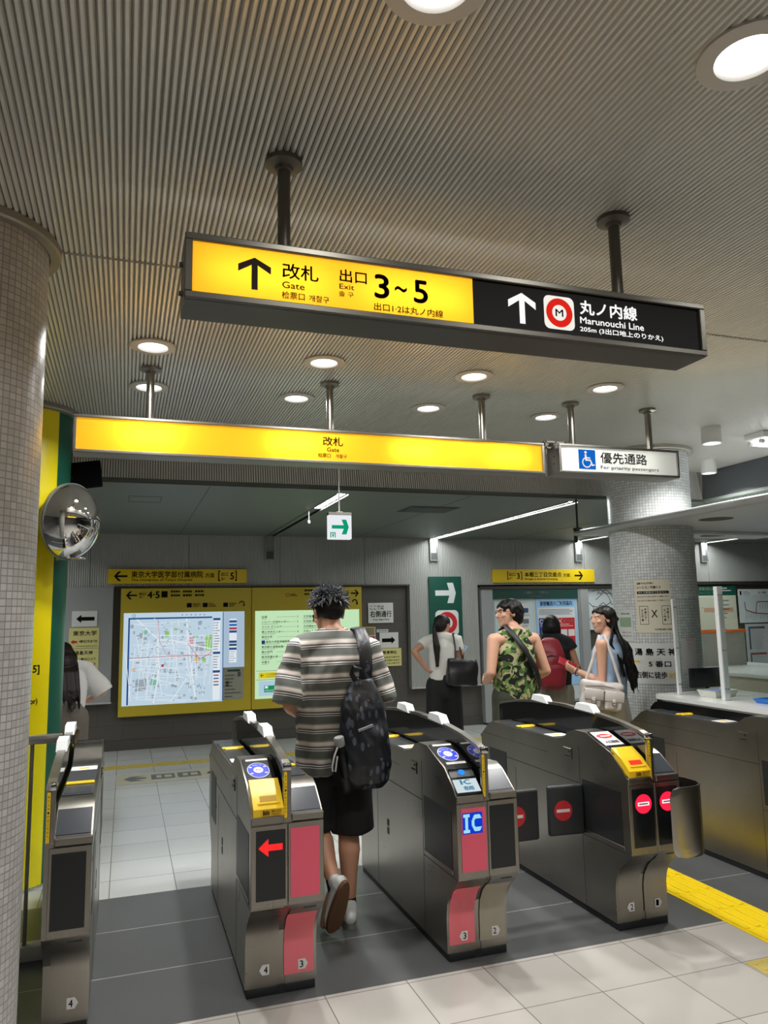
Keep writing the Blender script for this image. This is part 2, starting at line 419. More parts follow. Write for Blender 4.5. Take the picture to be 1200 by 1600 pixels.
struct(MB().box(XL, XR, 10.1, 10.3, 0, 3.2), 'wall_back', DARKTILE, label='dark tiled wall behind the notice boards')
struct(MB().box(XL - .2, XL, YB, 10.3, 0, 3.2), 'wall_left', PLASTER)
struct(MB().box(XR, XR + .2, YB, 10.3, 0, 3.2), 'wall_right', PLASTER)
struct(MB().box(XL, XR, YB - .2, YB, 0, 3.2), 'wall_front', PLASTER)
# bright cladding in front of the tiles: a band above the boards and piers between them
m = MB(); x = XL
while x < XR: m.box(x + .003, x + 1.187, 10.0, 10.1, 2.0, 2.68); x += 1.19
struct(m, 'trim_1', WALLPANEL, label='ribbed grey metal cladding above the boards')
struct(MB().box(-.85, -.15, 9.985, 10.1, .6, 2.0), 'trim_2', SMOOTHPANEL, label='grey metal pier left of the map board')
m = MB(); m.box(3.80, 4.07, 9.985, 10.1, .58, 2.0).box(4.075, 4.6, 9.985, 10.1, .58, 2.0).box(4.605, 4.86, 9.985, 10.1, .58, 2.0)
struct(m, 'trim_3', WALLPANEL, label='grey metal pier behind the green line sign')
struct(MB().box(4.92, 5.10, 9.985, 10.1, .03, 1.96), 'trim_4', SMOOTHPANEL, label='grey metal strip left of the notice board')
struct(MB().box(6.60, 6.74, 9.985, 10.1, .03, 1.96), 'trim_5', SMOOTHPANEL, label='grey metal strip right of the notice board')
struct(MB().box(7.4, 8.6, 9.985, 10.1, .55, 2.0), 'trim_6', WALLPANEL)
m = MB()
for a, b, z in ((-.85, -.15, .6), (3.8, 4.86, .58)): m.box(a - .01, b + .01, 9.96, 9.99, z - .018, z)
struct(m, 'trim_7', pbr('bright_edge', '#d0d0cc', .3, .5), label='bright metal edge under the wall piers')
m = MB(); m.box(-.14, 3.8, 9.975, 10.0, 1.995, 2.012).box(4.9, 8.0, 9.975, 10.0, 1.93, 1.975).box(8.6, XR, 9.975, 10.0, 1.98, 2.03)
struct(m, 'trim_8', DARKALU, label='dark metal line above the boards')
struct(MB().box(XL, XR, 10.08, 10.1, 0, .12), 'baseboard_back', pbr('dark_base', '#4a4743', .5))

def mosaic(name, r, base, grout, pitch=.025):
    s = NT(name); o = s.obj(); sp = s.n('ShaderNodeSeparateXYZ'); s.l(o, sp.inputs[0])
    a = s.math('MULTIPLY', s.math('ARCTAN2', sp.outputs[1], sp.outputs[0]), r); cb = s.n('ShaderNodeCombineXYZ'); s.l(a, cb.inputs[0]); s.l(sp.outputs[2], cb.inputs[1])
    b = s.n('ShaderNodeTexBrick', offset=0.0); b.inputs['Scale'].default_value = 1; b.inputs['Brick Width'].default_value = pitch; b.inputs['Row Height'].default_value = pitch
    b.inputs['Mortar Size'].default_value = .0019; b.inputs['Mortar Smooth'].default_value = .15; c = lin(base)
    b.inputs['Color1'].default_value = tuple(x * .86 for x in c[:3]) + (1,); b.inputs['Color2'].default_value = tuple(min(1, x * 1.12) for x in c[:3]) + (1,); b.inputs['Mortar'].default_value = lin(grout)
    s.l(cb.outputs[0], b.inputs['Vector']); s.l(b.outputs['Color'], s.b.inputs['Base Color']); s.b.inputs['Roughness'].default_value = .3
    bp = s.n('ShaderNodeBump', i_Strength=.5, i_Distance=.002, invert=True); s.l(b.outputs['Fac'], bp.inputs['Height']); s.l(bp.outputs[0], s.b.inputs['Normal'])
    return s.m
def column(x, y, r, label, base, grout, seg=72):
    t = MB().lathe([(r, 0), (r, 3.05)], x, y, seg)
    o = t.build('tiled_column', mosaic('mosaic_' + base[1:], r, base, grout), None, 60, origin=(x, y, 0)); tag(o, label, 'column', kind='structure')
    MB().lathe([(r + .004, 2.99), (r + .004, 2.965), (r + .035, 2.965), (r + .042, 2.972), (r + .042, 3.0)], x, y, seg).build('ceiling_ring', pbr('column_ring', '#8f8b80', .4, .4), o, 40)
    return o
column(-.6, 2.95, .291, 'round column of grey mosaic tiles at the left edge', '#b4b3b1', '#87847f')
cr = column(4.43, 5.55, .357, 'round column of white mosaic tiles behind the counter', '#d2d6d6', '#9a9d9c')
cy = column(-.67, 5.42, .290, 'round column wrapped in yellow and green beyond the railing', '#b4b3b0', '#87847f')
def arc(x, y, r, a0, a1, z0, z1, n=24): return MB().lathe([(r, z0), (r, z1)], x, y, n, 0, R(a0), R(a1))
arc(-.67, 5.42, .294, -130, -39.8, .02, 2.96).build('yellow_wrap', pbr('wrap_yellow', '#ead800', .35), cy, 60)
arc(-.67, 5.42, .294, -39.8, 60, .02, 2.96).build('green_wrap', pbr('wrap_green', '#0b5240', .35), cy, 60)
m = MB()
def cyl_at(cx, cy_, r, ang): return lambda a, b: (cx + r * math.cos(R(ang) + a / r), cy_ + r * math.sin(R(ang) + a / r), b)
write(m, '出口 5]', (-.17, .0, 1.27, 1.34), 0, fn=cyl_at(-.67, 5.42, .2955, -54))
write(m, '(1st floor)', (-.16, .0, 1.085, 1.13), 0, fn=cyl_at(-.67, 5.42, .2955, -55))
m.build('wrap_lettering', INK, cy)

# ------------------------------------------------------------------ structure: ceilings
CEIL = pbr('ceiling_slat_enamel', '#d8d7d1', .32, .3)
CEILBACK = pbr('ceiling_void', '#7d796f', .6)
m = MB(); x = XL; P = .02
while x < XR:
    for a, b in ((YB, 2.955), (2.975, 6.80)):
        if b > 3 and x > 6.2: b = 6.8
        m.add([(x, a, 3.010), (x + .004, a, 3.0), (x + .0125, a, 3.0), (x + .0165, a, 3.010), (x, b, 3.010), (x + .004, b, 3.0), (x + .0125, b, 3.0), (x + .0165, b, 3.010)],
              [(0, 1, 5, 4), (1, 2, 6, 5), (2, 3, 7, 6), (0, 4, 7, 3), (0, 3, 2, 1), (4, 5, 6, 7)], 0)
    x += P
m.box(XL, XR, YB, 6.9, 3.011, 3.06, 1)
struct(m, 'ceiling', [CEIL, CEILBACK], label='finely ribbed grey metal ceiling')
LOWC = pbr('low_ceiling_panel', '#626a64', .5, .1, var=.06, vscale=1.5)
m = MB()
# lower ceiling with the slots left open
slots = [(1.755, 1.855), (4.13, 4.23), (6.55, 6.65), (8.95, 9.05), (-1.75, -1.65), (-3.05, -2.95)]  # last two pairs: unseen lamps added to brighten the far wall
def low(m, x0, x1, y0, y1): m.box(x0, x1, y0, y1, 2.67, 2.70)
xs = XL
for a, b in sorted(slots): low(m, xs, a, 6.13, 10.1); low(m, a, b, 6.13, 6.36); xs = b
low(m, xs, XR, 6.13, 10.1); low(m, 5.57, XR, YB, 6.13)
struct(m, 'ceiling_lower', LOWC, label='smooth lower ceiling over the far passage')
m = MB()
for xx in (-2.2, .63, 3.0, 5.4): m.box(xx, xx + .006, 6.14, 10, 2.6685, 2.6705)
struct(m, 'trim_9', pbr('joint_dark', '#3d403d', .7))
m = MB(); x = XL
while x < 5.57:
    m.add([(x, 6.20, 3.0), (x + .0125, 6.20, 3.0), (x + .0125, 6.13, 2.67), (x, 6.13, 2.67), (x, 6.23, 3.0), (x + .0125, 6.23, 3.0), (x + .0125, 6.16, 2.67), (x, 6.16, 2.67)],
          [(0, 1, 2, 3), (4, 7, 6, 5), (0, 3, 7, 4), (1, 5, 6, 2)], 0); x += .02
m.add([(XL, 6.21, 3.0), (5.66, 6.21, 3.0), (5.57, 6.14, 2.67), (XL, 6.14, 2.67)], [(0, 1, 2, 3)], 1)
struct(m, 'ceiling_bulkhead', [CEIL, CEILBACK], label='ribbed bulkhead stepping down to the lower ceiling')
m = MB().add([(5.66, YB, 3.0), (5.66, 6.22, 3.0), (5.57, 6.14, 2.67), (5.57, YB, 2.67)], [(0, 1, 2, 3)])
struct(m, 'ceiling_side', pbr('dark_bulkhead', '#3b3f42', .5), label='dark sloped bulkhead on the right')
m = MB().box(XL, 5.57, 6.10, 6.14, 2.655, 2.672)
struct(m, 'trim_10', pbr('bulkhead_edge', '#5a5d59', .4, .4))

# ------------------------------------------------------------------ ceiling lights
LAMP = glow('lamp_disc', '#ffffff', 5.0)
RINGM = pbr('downlight_ring', '#c4bfb6', .4)
def downlight(name, x, y, label, w=DOWN_W, r=.115, group='recessed round downlights', col=(1, .99, .97)):
    t = thing(name, label, 'ceiling light', (x, y, 3.0), group)
    MB().lathe([(r, 3.0), (r, 2.992), (r - .008, 2.988), (r * .66, 2.988), (r * .62, 2.996), (r * .6, 3.012)], x, y, 36).build('trim_ring', RINGM, t, 40)
    MB().lathe([(r * .62, 2.999), (.001, 2.999)], x, y, 32).build('lamp_disc', LAMP, t)
    lamp('lamp', 'AREA', (x, y, 2.984), w, col, t, shape='DISK', size=r * 1.2, spread=R(150))
    return t
pl = ['leftmost', 'second from left', 'third from left', 'rightmost']
for i, x in enumerate((.1, 1.01, 1.93, 2.85)):
    downlight('recessed_downlight', x, 3.91, f'round recessed downlight, {pl[i]} in the nearer row of four behind the big sign')
    downlight('recessed_downlight', x, 4.63, f'round recessed downlight, {pl[i]} in the farther row of four')
downlight('recessed_downlight', 1.47, 1.34, 'large bright round downlight in the top right corner', NEAR_W, .125)
downlight('recessed_downlight', .62, 1.37, 'round downlight cut off by the top edge of the picture', NEAR_W, .125)
for x in (-.3, 2.4, 3.3):
    downlight('recessed_downlight', x, 1.34, 'round recessed downlight above the viewer, outside the photograph', NEAR_W)
for x in (.1, 1.93, 3.7):
    downlight('recessed_downlight', x, -.9, 'round recessed downlight behind the viewer, outside the photograph', NEAR_W)
def can(x, y, label, r=.075, h=.13):
    t = thing('surface_downlight', label, 'ceiling light', (x, y, 3.0), 'white cylinder ceiling lamps')
    MB().lathe([(.01, 3.0), (r, 3.0), (r, 3.0 - h), (r - .012, 3.0 - h), (r - .016, 3.0 - h + .02)], x, y, 32).build('housing', WHITE, t, 40)
    MB().lathe([(r - .014, 3.0 - h + .018), (.001, 3.0 - h + .018)], x, y, 28).build('lamp_disc', LAMP, t)
    lamp('lamp', 'AREA', (x, y, 3.0 - h - .004), 26, (1, .98, .95), t, shape='DISK', size=.11, spread=R(140))
can(4.3, 4.59, 'white cylinder ceiling lamp, the nearer and higher of the two')
can(5.23, 5.65, 'white cylinder ceiling lamp, the farther and lower of the two', .07)
TUBE = glow('tube_light', '#f6faff', 7.0)
t = thing('fluorescent_batten', 'white twin tube ceiling light at the right edge', 'ceiling light', (5.3, 4.7, 3.0))
MB().rbox(4.78, 6.1, 4.55, 4.75, 2.95, 3.0, .008).build('fitting', WHITE, t)
for yy in (4.6, 4.72):
    MB().cyl((4.83, yy, 2.925), (6.0, yy, 2.925), .016, 14).build('tube', TUBE, t, 40)
    MB().cyl((4.80, yy, 2.925), (4.83, yy, 2.925), .018, 14).build('socket', WHITE, t, 40)
SLOTGLOW = glow('slot_diffuser', '#f4faf8', SLOT_E); SLOTOFF = pbr('slot_diffuser_off', '#6a6e6a', .5)
names = ['slot light left of the green arrow sign, lit only at its near end', 'fully lit slot light running to the wall behind the green line sign', 'slot light ending above the yellow exit 3 sign', 'slot light far right behind the white column', 'added unseen slot light over the passage behind the left column', 'added unseen slot light farthest left in the passage']
for i, (a, b) in enumerate(slots):
    t = thing('slot_light', names[i] if i > 3 else 'white ' + names[i], 'ceiling light', ((a + b) / 2, 8.2, 2.67), 'slot lights in the lower ceiling')
    lit = 7.4 if i == 0 else 10.0
    MB().quad((a, 6.36, 2.685), (b, 6.36, 2.685), (b, lit, 2.685), (a, lit, 2.685)).build('diffuser', SLOTGLOW, t)
    m = MB()
    if i == 0: m.quad((a, lit, 2.685), (b, lit, 2.685), (b, 10, 2.685), (a, 10, 2.685), 0)
    m.box(a - .004, a, 6.36, 10, 2.66, 2.70, 1).box(b, b + .004, 6.36, 10, 2.66, 2.70, 1)
    m.build('slot_channel', [SLOTOFF, ALU], t)
    m = MB(); m.box(a - .012, a, 9.955, 10.0, 2.36, 2.67).box(b, b + .012, 9.955, 10.0, 2.36, 2.67).box(a - .012, b + .012, 9.955, 10, 2.345, 2.36)
    m.build('wall_bracket', pbr('bracket_grey', '#8d8f8e', .4, .3), t)
    MB().box(a, b, 9.97, 9.995, 2.36, 2.46).build('bracket_inlay', pbr('bracket_inlay', '#4c4e4d' if i == 0 else '#8a8c8a', .5), t)
    if i == 0:
        p = MB().cyl((1.75, 7.45, 2.68), (1.75, 7.45, 2.56), .004, 8); p.ell((1.75, 7.45, 2.55), (.016, .016, .02))
        p.build('pull_cord', WHITE, t, 60)
t = thing('air_vent', 'dark square air vent in the lower ceiling', 'vent', (2.95, 7.15, 2.67))
m = MB(); m.box(2.68, 3.22, 6.95, 7.35, 2.664, 2.67); m.build('vent_plate', pbr('vent_dark', '#3e423f', .6), t)
m = MB()
for k in range(9): m.box(2.71, 3.19, 6.98 + .04 * k, 7.0 + .04 * k, 2.658, 2.665)
m.build('louvre', pbr('vent_louvre', '#55595a', .5), t)
t = thing('access_panel', 'square access hatch in the lower ceiling, upper left', 'hatch', (.14, 7.02, 2.67))
m = MB(); m.box(0, .28, 6.85, 6.856, 2.668, 2.671).box(0, .28, 7.19, 7.196, 2.668, 2.671).box(0, .006, 6.85, 7.19, 2.668, 2.671).box(.274, .28, 6.85, 7.19, 2.668, 2.671)
m.build('hatch_joint', pbr('joint_dark', '#3d403d', .7), t)
# ------------------------------------------------------------------ hanging light box signs
def pole(t, x, y, z0, m_, r=.02):
    MB().cyl((x, y, z0), (x, y, 2.99), r, 18).build('pole', m_, t, 40)
    MB().lathe([(.001, 3.0), (.058, 3.0), (.058, 2.985), (.03, 2.978), (r + .006, 2.968), (r, 2.966)], x, y, 28).build('ceiling_flange', m_, t, 40)
def light_box(t, x0, x1, z0, z1, yf, yb, fr, metal, open_back=False):
    """hollow housing with a face frame; returns nothing, the panels are added separately"""
    m = MB(); w = .004
    m.box(x0, x1, yf, yb, z1 - w, z1).box(x0, x1, yf, yb, z0, z0 + w).box(x0, x0 + w, yf, yb, z0 + w, z1 - w).box(x1 - w, x1, yf, yb, z0 + w, z1 - w)
    if not open_back: m.box(x0 + w, x1 - w, yb - w, yb, z0 + w, z1 - w)
    m.build('housing', metal, t)
    m = MB()
    m.rbox(x0, x1, yf - .012, yf + .006, z1 - fr, z1, .003, 0, 1).rbox(x0, x1, yf - .012, yf + .006, z0, z0 + fr, .003, 0, 1)
    m.rbox(x0, x0 + fr, yf - .0118, yf + .0055, z0 + fr, z1 - fr, .002, 0, 1).rbox(x1 - fr, x1, yf - .0118, yf + .0055, z0 + fr, z1 - fr, .002, 0, 1)
    m.build('face_frame', metal, t)
    if open_back: return
    m = MB(); m.quad((x0 + .005, yb - .006, z0 + .006), (x1 - .005, yb - .006, z0 + .006), (x1 - .005, yb - .006, z1 - .006), (x0 + .005, yb - .006, z1 - .006))
    m.build('inner_reflector', pbr('white_lining', '#f0f0ec', .6), t)
def panel(t, r, y, mat, name='face_panel'):
    m = MB(); rect(m, r, y); return m.build(name, mat, t)
def tube_lamps(t, xs, y, z, w, sx, col=(1, .98, .94), back=None):
    for x in (back[1] if back else ()): lamp('tube_lamp', 'AREA', (x, back[0], z), w * 5 * SIGN_W, col, t, shape='RECTANGLE', size=sx, size_y=.03).rotation_euler = (R(90), 0, 0)  # unseen rear lamps, power raised to tint the ceiling behind
    for x in xs: lamp('tube_lamp', 'AREA', (x, y, z), w * SIGN_W, col, t, shape='RECTANGLE', size=sx, size_y=.03).rotation_euler = (R(-90), 0, 0)
SY = backlit('backlit_yellow', '#ffc62e', .3, .42); SW = backlit('backlit_white', '#f3f5ee', .3, .25)
BROWN = pbr('sign_dark_brown', '#221a14', .8, spec=.1)
# big direction sign in front
t = thing('direction_sign', 'long hanging sign, half yellow with exits 3 to 5, half black with red ring', 'sign', (1.0, 2.08, 2.46))
light_box(t, .128, 1.877, 2.459, 2.647, 2.0, 2.15, .02, DARKALU, True)
pole(t, .43, 2.14, 2.6, pbr('pole_dark', '#6a655d', .4, .5)); pole(t, 1.63, 2.13, 2.6, pbr('pole_dark', '#6a655d', .4, .5))
panel(t, (.147, .993, 2.479, 2.627), 1.999, SY, 'yellow_panel')
panel(t, (.993, 1.858, 2.479, 2.627), 1.999, pbr('sign_black_panel', '#141210', .7, spec=.12), 'black_panel')
panel(t, (.147, 1.858, 2.479, 2.627), 2.1505, SY, 'rear_panel')  # unseen lit back face, added to throw yellow onto the ceiling
tube_lamps(t, (.36, .80), 2.075, 2.553, 1.0, .34, back=(2.08, (.4, .9, 1.4)))
m = MB(); Y = 1.9965
for s_, r_, b_ in (('改札', (.396, .502, 2.550, 2.597), .012), ('Gate', (.396, .461, 2.521, 2.541), .006), ('检票口', (.395, .461, 2.490, 2.512), .0), ('개찰구', (.473, .533, 2.490, 2.510), .0),
                 ('出口', (.565, .648, 2.562, 2.602), .012), ('Exit', (.564, .609, 2.540, 2.556), .006), ('출 구', (.562, .607, 2.517, 2.533), 0), ('出口1·2は丸ノ内線', (.669, .890, 2.487, 2.511), .004)): write(m, s_, r_, Y, 0, b_, 3)
m.build('black_lettering', BROWN, t)
m = MB(); arrow(m, (.272, .364, 2.505, 2.600), Y, 'u', .19, head=.42); m.build('black_arrow', BROWN, t)
m = MB()
for s_, r_ in (('3', (.671, .718, 2.525, 2.601)), ('~', (.735, .774, 2.553, 2.571)), ('5', (.795, .842, 2.525, 2.599))): write(m, s_, r_, Y, 0, .028, 4)
m.build('exit_numbers', BROWN, t)
WL = glow('white_lettering_lit', '#ffffff', 1.0)
m = MB(); arrow(m, (1.114, 1.212, 2.500, 2.602), Y, 'u', .2, head=.45); m.build('white_arrow', WL, t)
m = MB()
for s_, r_, b_ in (('丸ノ内線', (1.376, 1.600, 2.556, 2.606), .03), ('Marunouchi Line', (1.375, 1.624, 2.525, 2.548), .03), ('205m (3出口地上のりかえ)', (1.373, 1.700, 2.494, 2.517), .025)): write(m, s_, r_, Y, 0, b_, 3)
m.build('white_lettering', WL, t)
def metro_logo(t, cx, cz, s, Y, lit=True, letter='M', name='line_logo'):
    q = MB(); h = s / 2; c = .18 * s; pts = []
    for qx, qz, a0 in ((1, 1, 0), (-1, 1, 90), (-1, -1, 180), (1, -1, 270)):
        for k in range(6): a = R(a0 + 18 * k); pts.append((cx + qx * (h - c) + c * math.cos(a), Y, cz + qz * (h - c) + c * math.sin(a)))
    q.poly(pts, 0)
    n = 48; ro, ri = s * .435, s * .235
    for k in range(n):
        a, b = 2 * math.pi * k / n, 2 * math.pi * (k + 1) / n
        P = lambda r, a: (cx + r * math.cos(a), Y - .0008, cz + r * math.sin(a))
        q.quad(P(ri, a), P(ro, a), P(ro, b), P(ri, b), 1)
    write(q, letter, (cx - s * .13, cx + s * .13, cz - s * .11, cz + s * .11), Y - .0008, 2, .03, 3)
    ms = [glow('logo_white_lit', '#fbf8ee', .95), glow('logo_red_lit', '#ee2a1e', .85), INK] if lit else [PAPER, RED, INK]
    return q.build(name, ms, t)
metro_logo(t, 1.298, 2.551, .112, Y)
m = MB()
for z in (2.585, 2.50): m.rbox(.118, .129, 2.06, 2.075, z - .006, z + .006, .002, 0, 1)
m.build('side_screw', BLACK, t)

# gate sign
t = thing('gate_sign', 'long yellow hanging light box sign over the ticket gates reading Gate', 'sign', (1.13, 4.26, 2.48))
light_box(t, -.288, 2.558, 2.483, 2.688, 4.2, 4.335, .016, ALU)
for x in (.1, 1.14, 2.16): pole(t, x, 4.28, 2.68, STEELZ, .022)
panel(t, (-.273, 2.543, 2.499, 2.672), 4.199, SY, 'yellow_panel')
tube_lamps(t, (.10, .90, 1.65, 2.30), 4.262, 2.59, 1.5, .26)
m = MB()
for s_, r_, b_ in (('改札', (1.073, 1.196, 2.591, 2.645), .012), ('Gate', (1.097, 1.172, 2.556, 2.581), .006), ('检票口', (1.044, 1.120, 2.519, 2.545), 0), ('개찰구', (1.149, 1.219, 2.519, 2.543), 0)): write(m, s_, r_, 4.1965, 0, b_)
m.build('brown_lettering', pbr('sign_brown', '#4a300c', .8, spec=.1), t)

# priority lane sign
t = thing('priority_sign', 'white hanging light box sign with blue wheelchair symbol for priority passengers', 'sign', (3.11, 4.23, 2.48))
light_box(t, 2.636, 3.584, 2.487, 2.680, 4.15, 4.32, .016, ALU)
for x in (2.83, 3.46): pole(t, x, 4.28, 2.67, STEELZ, .022)
panel(t, (2.652, 3.568, 2.503, 2.664), 4.149, SW, 'white_panel')
tube_lamps(t, (2.80, 3.30), 4.26, 2.585, .55, .2, (1, 1, .93))
m = MB(); rect(m, (2.784, 2.914, 2.519, 2.649), 4.1468, 0)
wx = lambda a, b: (2.784 + .13 * a, 4.146, 2.519 + .13 * b)
m.poly([wx(.42 + .07 * math.cos(k * .5236), .86 + .07 * math.sin(k * .5236)) for k in range(12)], 1)
m.poly([wx(*p) for p in ((.36, .76), (.46, .76), (.48, .46), (.38, .44))], 1); m.poly([wx(*p) for p in ((.44, .62), (.68, .60), (.68, .54), (.44, .55))], 1)
m.poly([wx(*p) for p in ((.40, .50), (.70, .50), (.70, .43), (.40, .42))], 1); m.poly([wx(*p) for p in ((.64, .48), (.71, .48), (.84, .19), (.76, .16))], 1); m.poly([wx(*p) for p in ((.76, .16), (.82, .24), (.93, .26), (.93, .2))], 1)
for k in range(20):
    a, b = R(115 + 11.5 * k), R(115 + 11.5 * (k + 1)); P = lambda r, a: wx(.47 + r * math.cos(a), .34 + r * math.sin(a)); m.quad(P(.215, a), P(.275, a), P(.275, b), P(.215, b), 1)
m.build('wheelchair_symbol', [glow('symbol_blue_lit', '#1673dc', .8), glow('logo_white_lit', '#fbf8ee', .95)], t)
m = MB(); write(m, '優先通路', (2.952, 3.323, 2.564, 2.640), 4.1465, 0, .006); write(m, 'For priority passengers', (2.950, 3.414, 2.519, 2.548), 4.1465, 0, .004)
m.build('dark_lettering', pbr('sign_dark_grey', '#4a453c', .5), t)
m = MB()
for z in (2.66, 2.70): m.box(2.58, 2.74, 4.22, 4.235, z, z + .012).box(2.58, 2.74, 4.30, 4.315, z, z + .012)
for x in (2.585, 2.66, 2.73): m.box(x, x + .01, 4.22, 4.315, 2.66, 2.712)
for x in (2.585, 2.65, 2.70): m.box(x, x + .012, 4.224, 4.232, 2.61, 2.70)
m.build('joining_bracket', DARKALU, t)
m = MB()
for z in (2.55, 2.60): m.rbox(2.631, 2.637, 4.20, 4.21, z, z + .01, .002, 0, 1)
m.build('side_screw', BLACK, t)

# emergency exit sign
t = thing('exit_sign', 'small white lit box sign with green right arrow hanging on a thin rod', 'sign', (1.565, 5.6, 2.19))
MB().rbox(1.474, 1.658, 5.6, 5.66, 2.186, 2.374, .004).build('lit_box', glow('exit_face_white', '#eef2f6', .95), t)
MB().rbox(1.473, 1.659, 5.597, 5.664, 2.374, 2.397, .003).build('top_cap', ALU, t)
m = MB(); m.cyl((1.566, 5.63, 2.40), (1.566, 5.63, 2.995), .006, 10); m.rbox(1.54, 1.592, 5.615, 5.645, 2.396, 2.404, .002); m.lathe([(.03, 2.99), (.03, 2.999)], 1.566, 5.63, 16)
m.build('hanging_rod', WHITE, t, 40)
m = MB(); arrow(m, (1.497, 1.634, 2.222, 2.338), 5.5985, 'r', .24, head=.36)
m.quad((1.484, 5.5985, 2.196), (1.527, 5.5985, 2.196), (1.527, 5.5985, 2.238), (1.484, 5.5985, 2.238), 0)
m.quad((1.492, 5.598, 2.196), (1.519, 5.598, 2.196), (1.519, 5.598, 2.23), (1.492, 5.598, 2.23), 1)
m.poly([(1.502, 5.5975, 2.2), (1.508, 5.5975, 2.2), (1.514, 5.5975, 2.222), (1.506, 5.5975, 2.228), (1.498, 5.5975, 2.215)], 0)
m.build('green_arrow', [glow('exit_green_lit', '#12ae80', .75), glow('exit_face_white', '#eef2f6', .95)], t)

# ------------------------------------------------------------------ wall signs on the far wall
WY = 9.998
def sign_plate(name, r, y, mat, label, cat, depth=.02, group=None):
    t = thing(name, label, cat, ((r[0] + r[1]) / 2, y, r[2]), group)
    MB().rbox(r[0], r[1], y - depth, y, r[2], r[3], .003, 0, 1).build('plate', mat, t)
    return t
t = sign_plate('wall_sign', (-.22, 1.50, 2.045, 2.225), 9.995, YELLOW, 'yellow wall sign with left arrow for the university hospital and exit 5', 'sign', .03)
m = MB(); y = 9.9635
arrow(m, (-.15, .01, 2.075, 2.195), y, 'l', .2, head=.5)
for s_, r_, b_ in (('東京大学医学部付属病院', (.055, .935, 2.115, 2.200), .012), ('The University of Tokyo Hospital', (.055, .80, 2.065, 2.103), .012), ('方面', (.965, 1.08, 2.115, 2.175), .006), ('[', (1.13, 1.155, 2.07, 2.205), 0), ('出口', (1.165, 1.255, 2.135, 2.185), .006), ('출구', (1.17, 1.215, 2.085, 2.115), 0), ('5', (1.285, 1.335, 2.09, 2.18), .03), (']', (1.345, 1.37, 2.07, 2.205), 0)): write(m, s_, r_, y, 0, b_)
m.build('lettering', INK, t)
t = sign_plate('wall_sign', (5.11, 6.86, 2.03, 2.225), 9.995, YELLOW, 'yellow wall sign with right arrow for the crossing and exit 3', 'sign', .03)
m = MB(); arrow(m, (6.50, 6.65, 2.065, 2.195), y, 'r', .2, head=.5)
for s_, r_, b_ in (('[', (5.345, 5.37, 2.07, 2.19), 0), ('出口', (5.375, 5.48, 2.125, 2.175), .006), ('출구', (5.38, 5.43, 2.08, 2.11), 0), ('3', (5.505, 5.555, 2.08, 2.17), .03), (']', (5.57, 5.595, 2.07, 2.19), 0), ('本郷三丁目交差点', (5.635, 6.27, 2.11, 2.185), .012), ('Hongo 3 chome Crossing', (5.635, 6.20, 2.06, 2.095), .012), ('方面', (6.30, 6.42, 2.11, 2.165), .006)): write(m, s_, r_, y, 0, b_)
m.build('lettering', INK, t)

# the large yellow map board, left and right half
MUST = pbr('board_yellow', '#c7b02c', .4)
MAPB = glow('lit_map_blue', '#cfe6f6', .80); MAPW = glow('lit_map_white', '#eef6fc', .85); MAPG = glow('lit_map_grey', '#b3c0cc', .7); MAPN = glow('lit_map_navy', '#3463a8', .6); MAPGR = glow('lit_map_green', '#9fd873', .75)
MAPT = glow('lit_map_teal', '#8fd0b4', .75); MAPP = glow('lit_map_pink', '#e9a7b6', .75); MAPO = glow('lit_map_orange', '#efc08a', .75); MAPR = glow('lit_map_red', '#d2405a', .7); MAPK = glow('lit_map_ink', '#51657c', .6)
LISTG = glow('lit_list_green', '#cdf2c4', .85); LISTB = glow('lit_list_blue', '#bfdcf4', .8); LISTK = glow('lit_list_ink', '#3f5a46', .5); LISTY = glow('lit_list_yellow', '#efd81c', .8); LISTGR = glow('lit_list_green_box', '#18a860', .7); LISTN = glow('lit_list_navy', '#27488c', .6)
t = thing('map_board', 'large yellow wall board with a lit area map, exits 4 and 5', 'notice board', (.73, 10.0, .41))
MB().rbox(-.06, 1.565, 9.985, 10.08, .41, 1.985, .004, 0, 1).build('yellow_panel', MUST, t)
m = MB(); y = 9.982
arrow(m, (.0, .13, 1.845, 1.945), y, 'l', .2, head=.5)
for s_, r_, b_ in (('出口', (.155, .235, 1.895, 1.935), 0), ('출구', (.16, .2, 1.86, 1.885), 0), ('4·5', (.255, .405, 1.855, 1.945), .03)): write(m, s_, r_, y, 0, b_)
rect(m, (.425, .5, 1.865, 1.945), y, 0)
for k in range(6): lines(m, (.54 + .15 * (k % 3), .66 + .15 * (k % 3), 1.87 + .05 * (k // 3), 1.91 + .05 * (k // 3)), y, 1, 0, .6, k, .9)
for k, a in enumerate((.74, .94, 1.2)): rect(m, (a, a + .06, 1.735, 1.79), y, 0); lines(m, (a + .075, a + .17, 1.735, 1.79), y, 3, 0, .45, k)
for k in range(14):
    a, b = R(180 - 13.5 * k), R(180 - 13.5 * (k + 1)); P = lambda r, a: (1.44 + r * math.cos(a), y, 1.775 + r * math.sin(a)); m.quad(P(.022, a), P(.036, a), P(.036, b), P(.022, b))
m.poly([(1.452, y, 1.765), (1.485, y, 1.765), (1.469, y, 1.735)])
write(m, '文', (1.434, 1.446, 1.74, 1.752), y)
m.build('lettering', INK, t)
bx = MB(); rect(bx, (-.02, 1.205, .54, 1.675), 9.9815); rect(bx, (1.205, 1.475, .96, 1.675), 9.9815, 1); mp = bx.build('map_light_box', [MAPB, glow('lit_map_pale', '#bcd3ea', .75)], t)
m = MB(); y0 = 9.9795
g = random.Random(3)
mx0, mx1, mz0, mz1 = .055, 1.06, .56, 1.595
def sn(a, b): return (mx0 + (mx1 - mx0) * a, mz0 + (mz1 - mz0) * b)
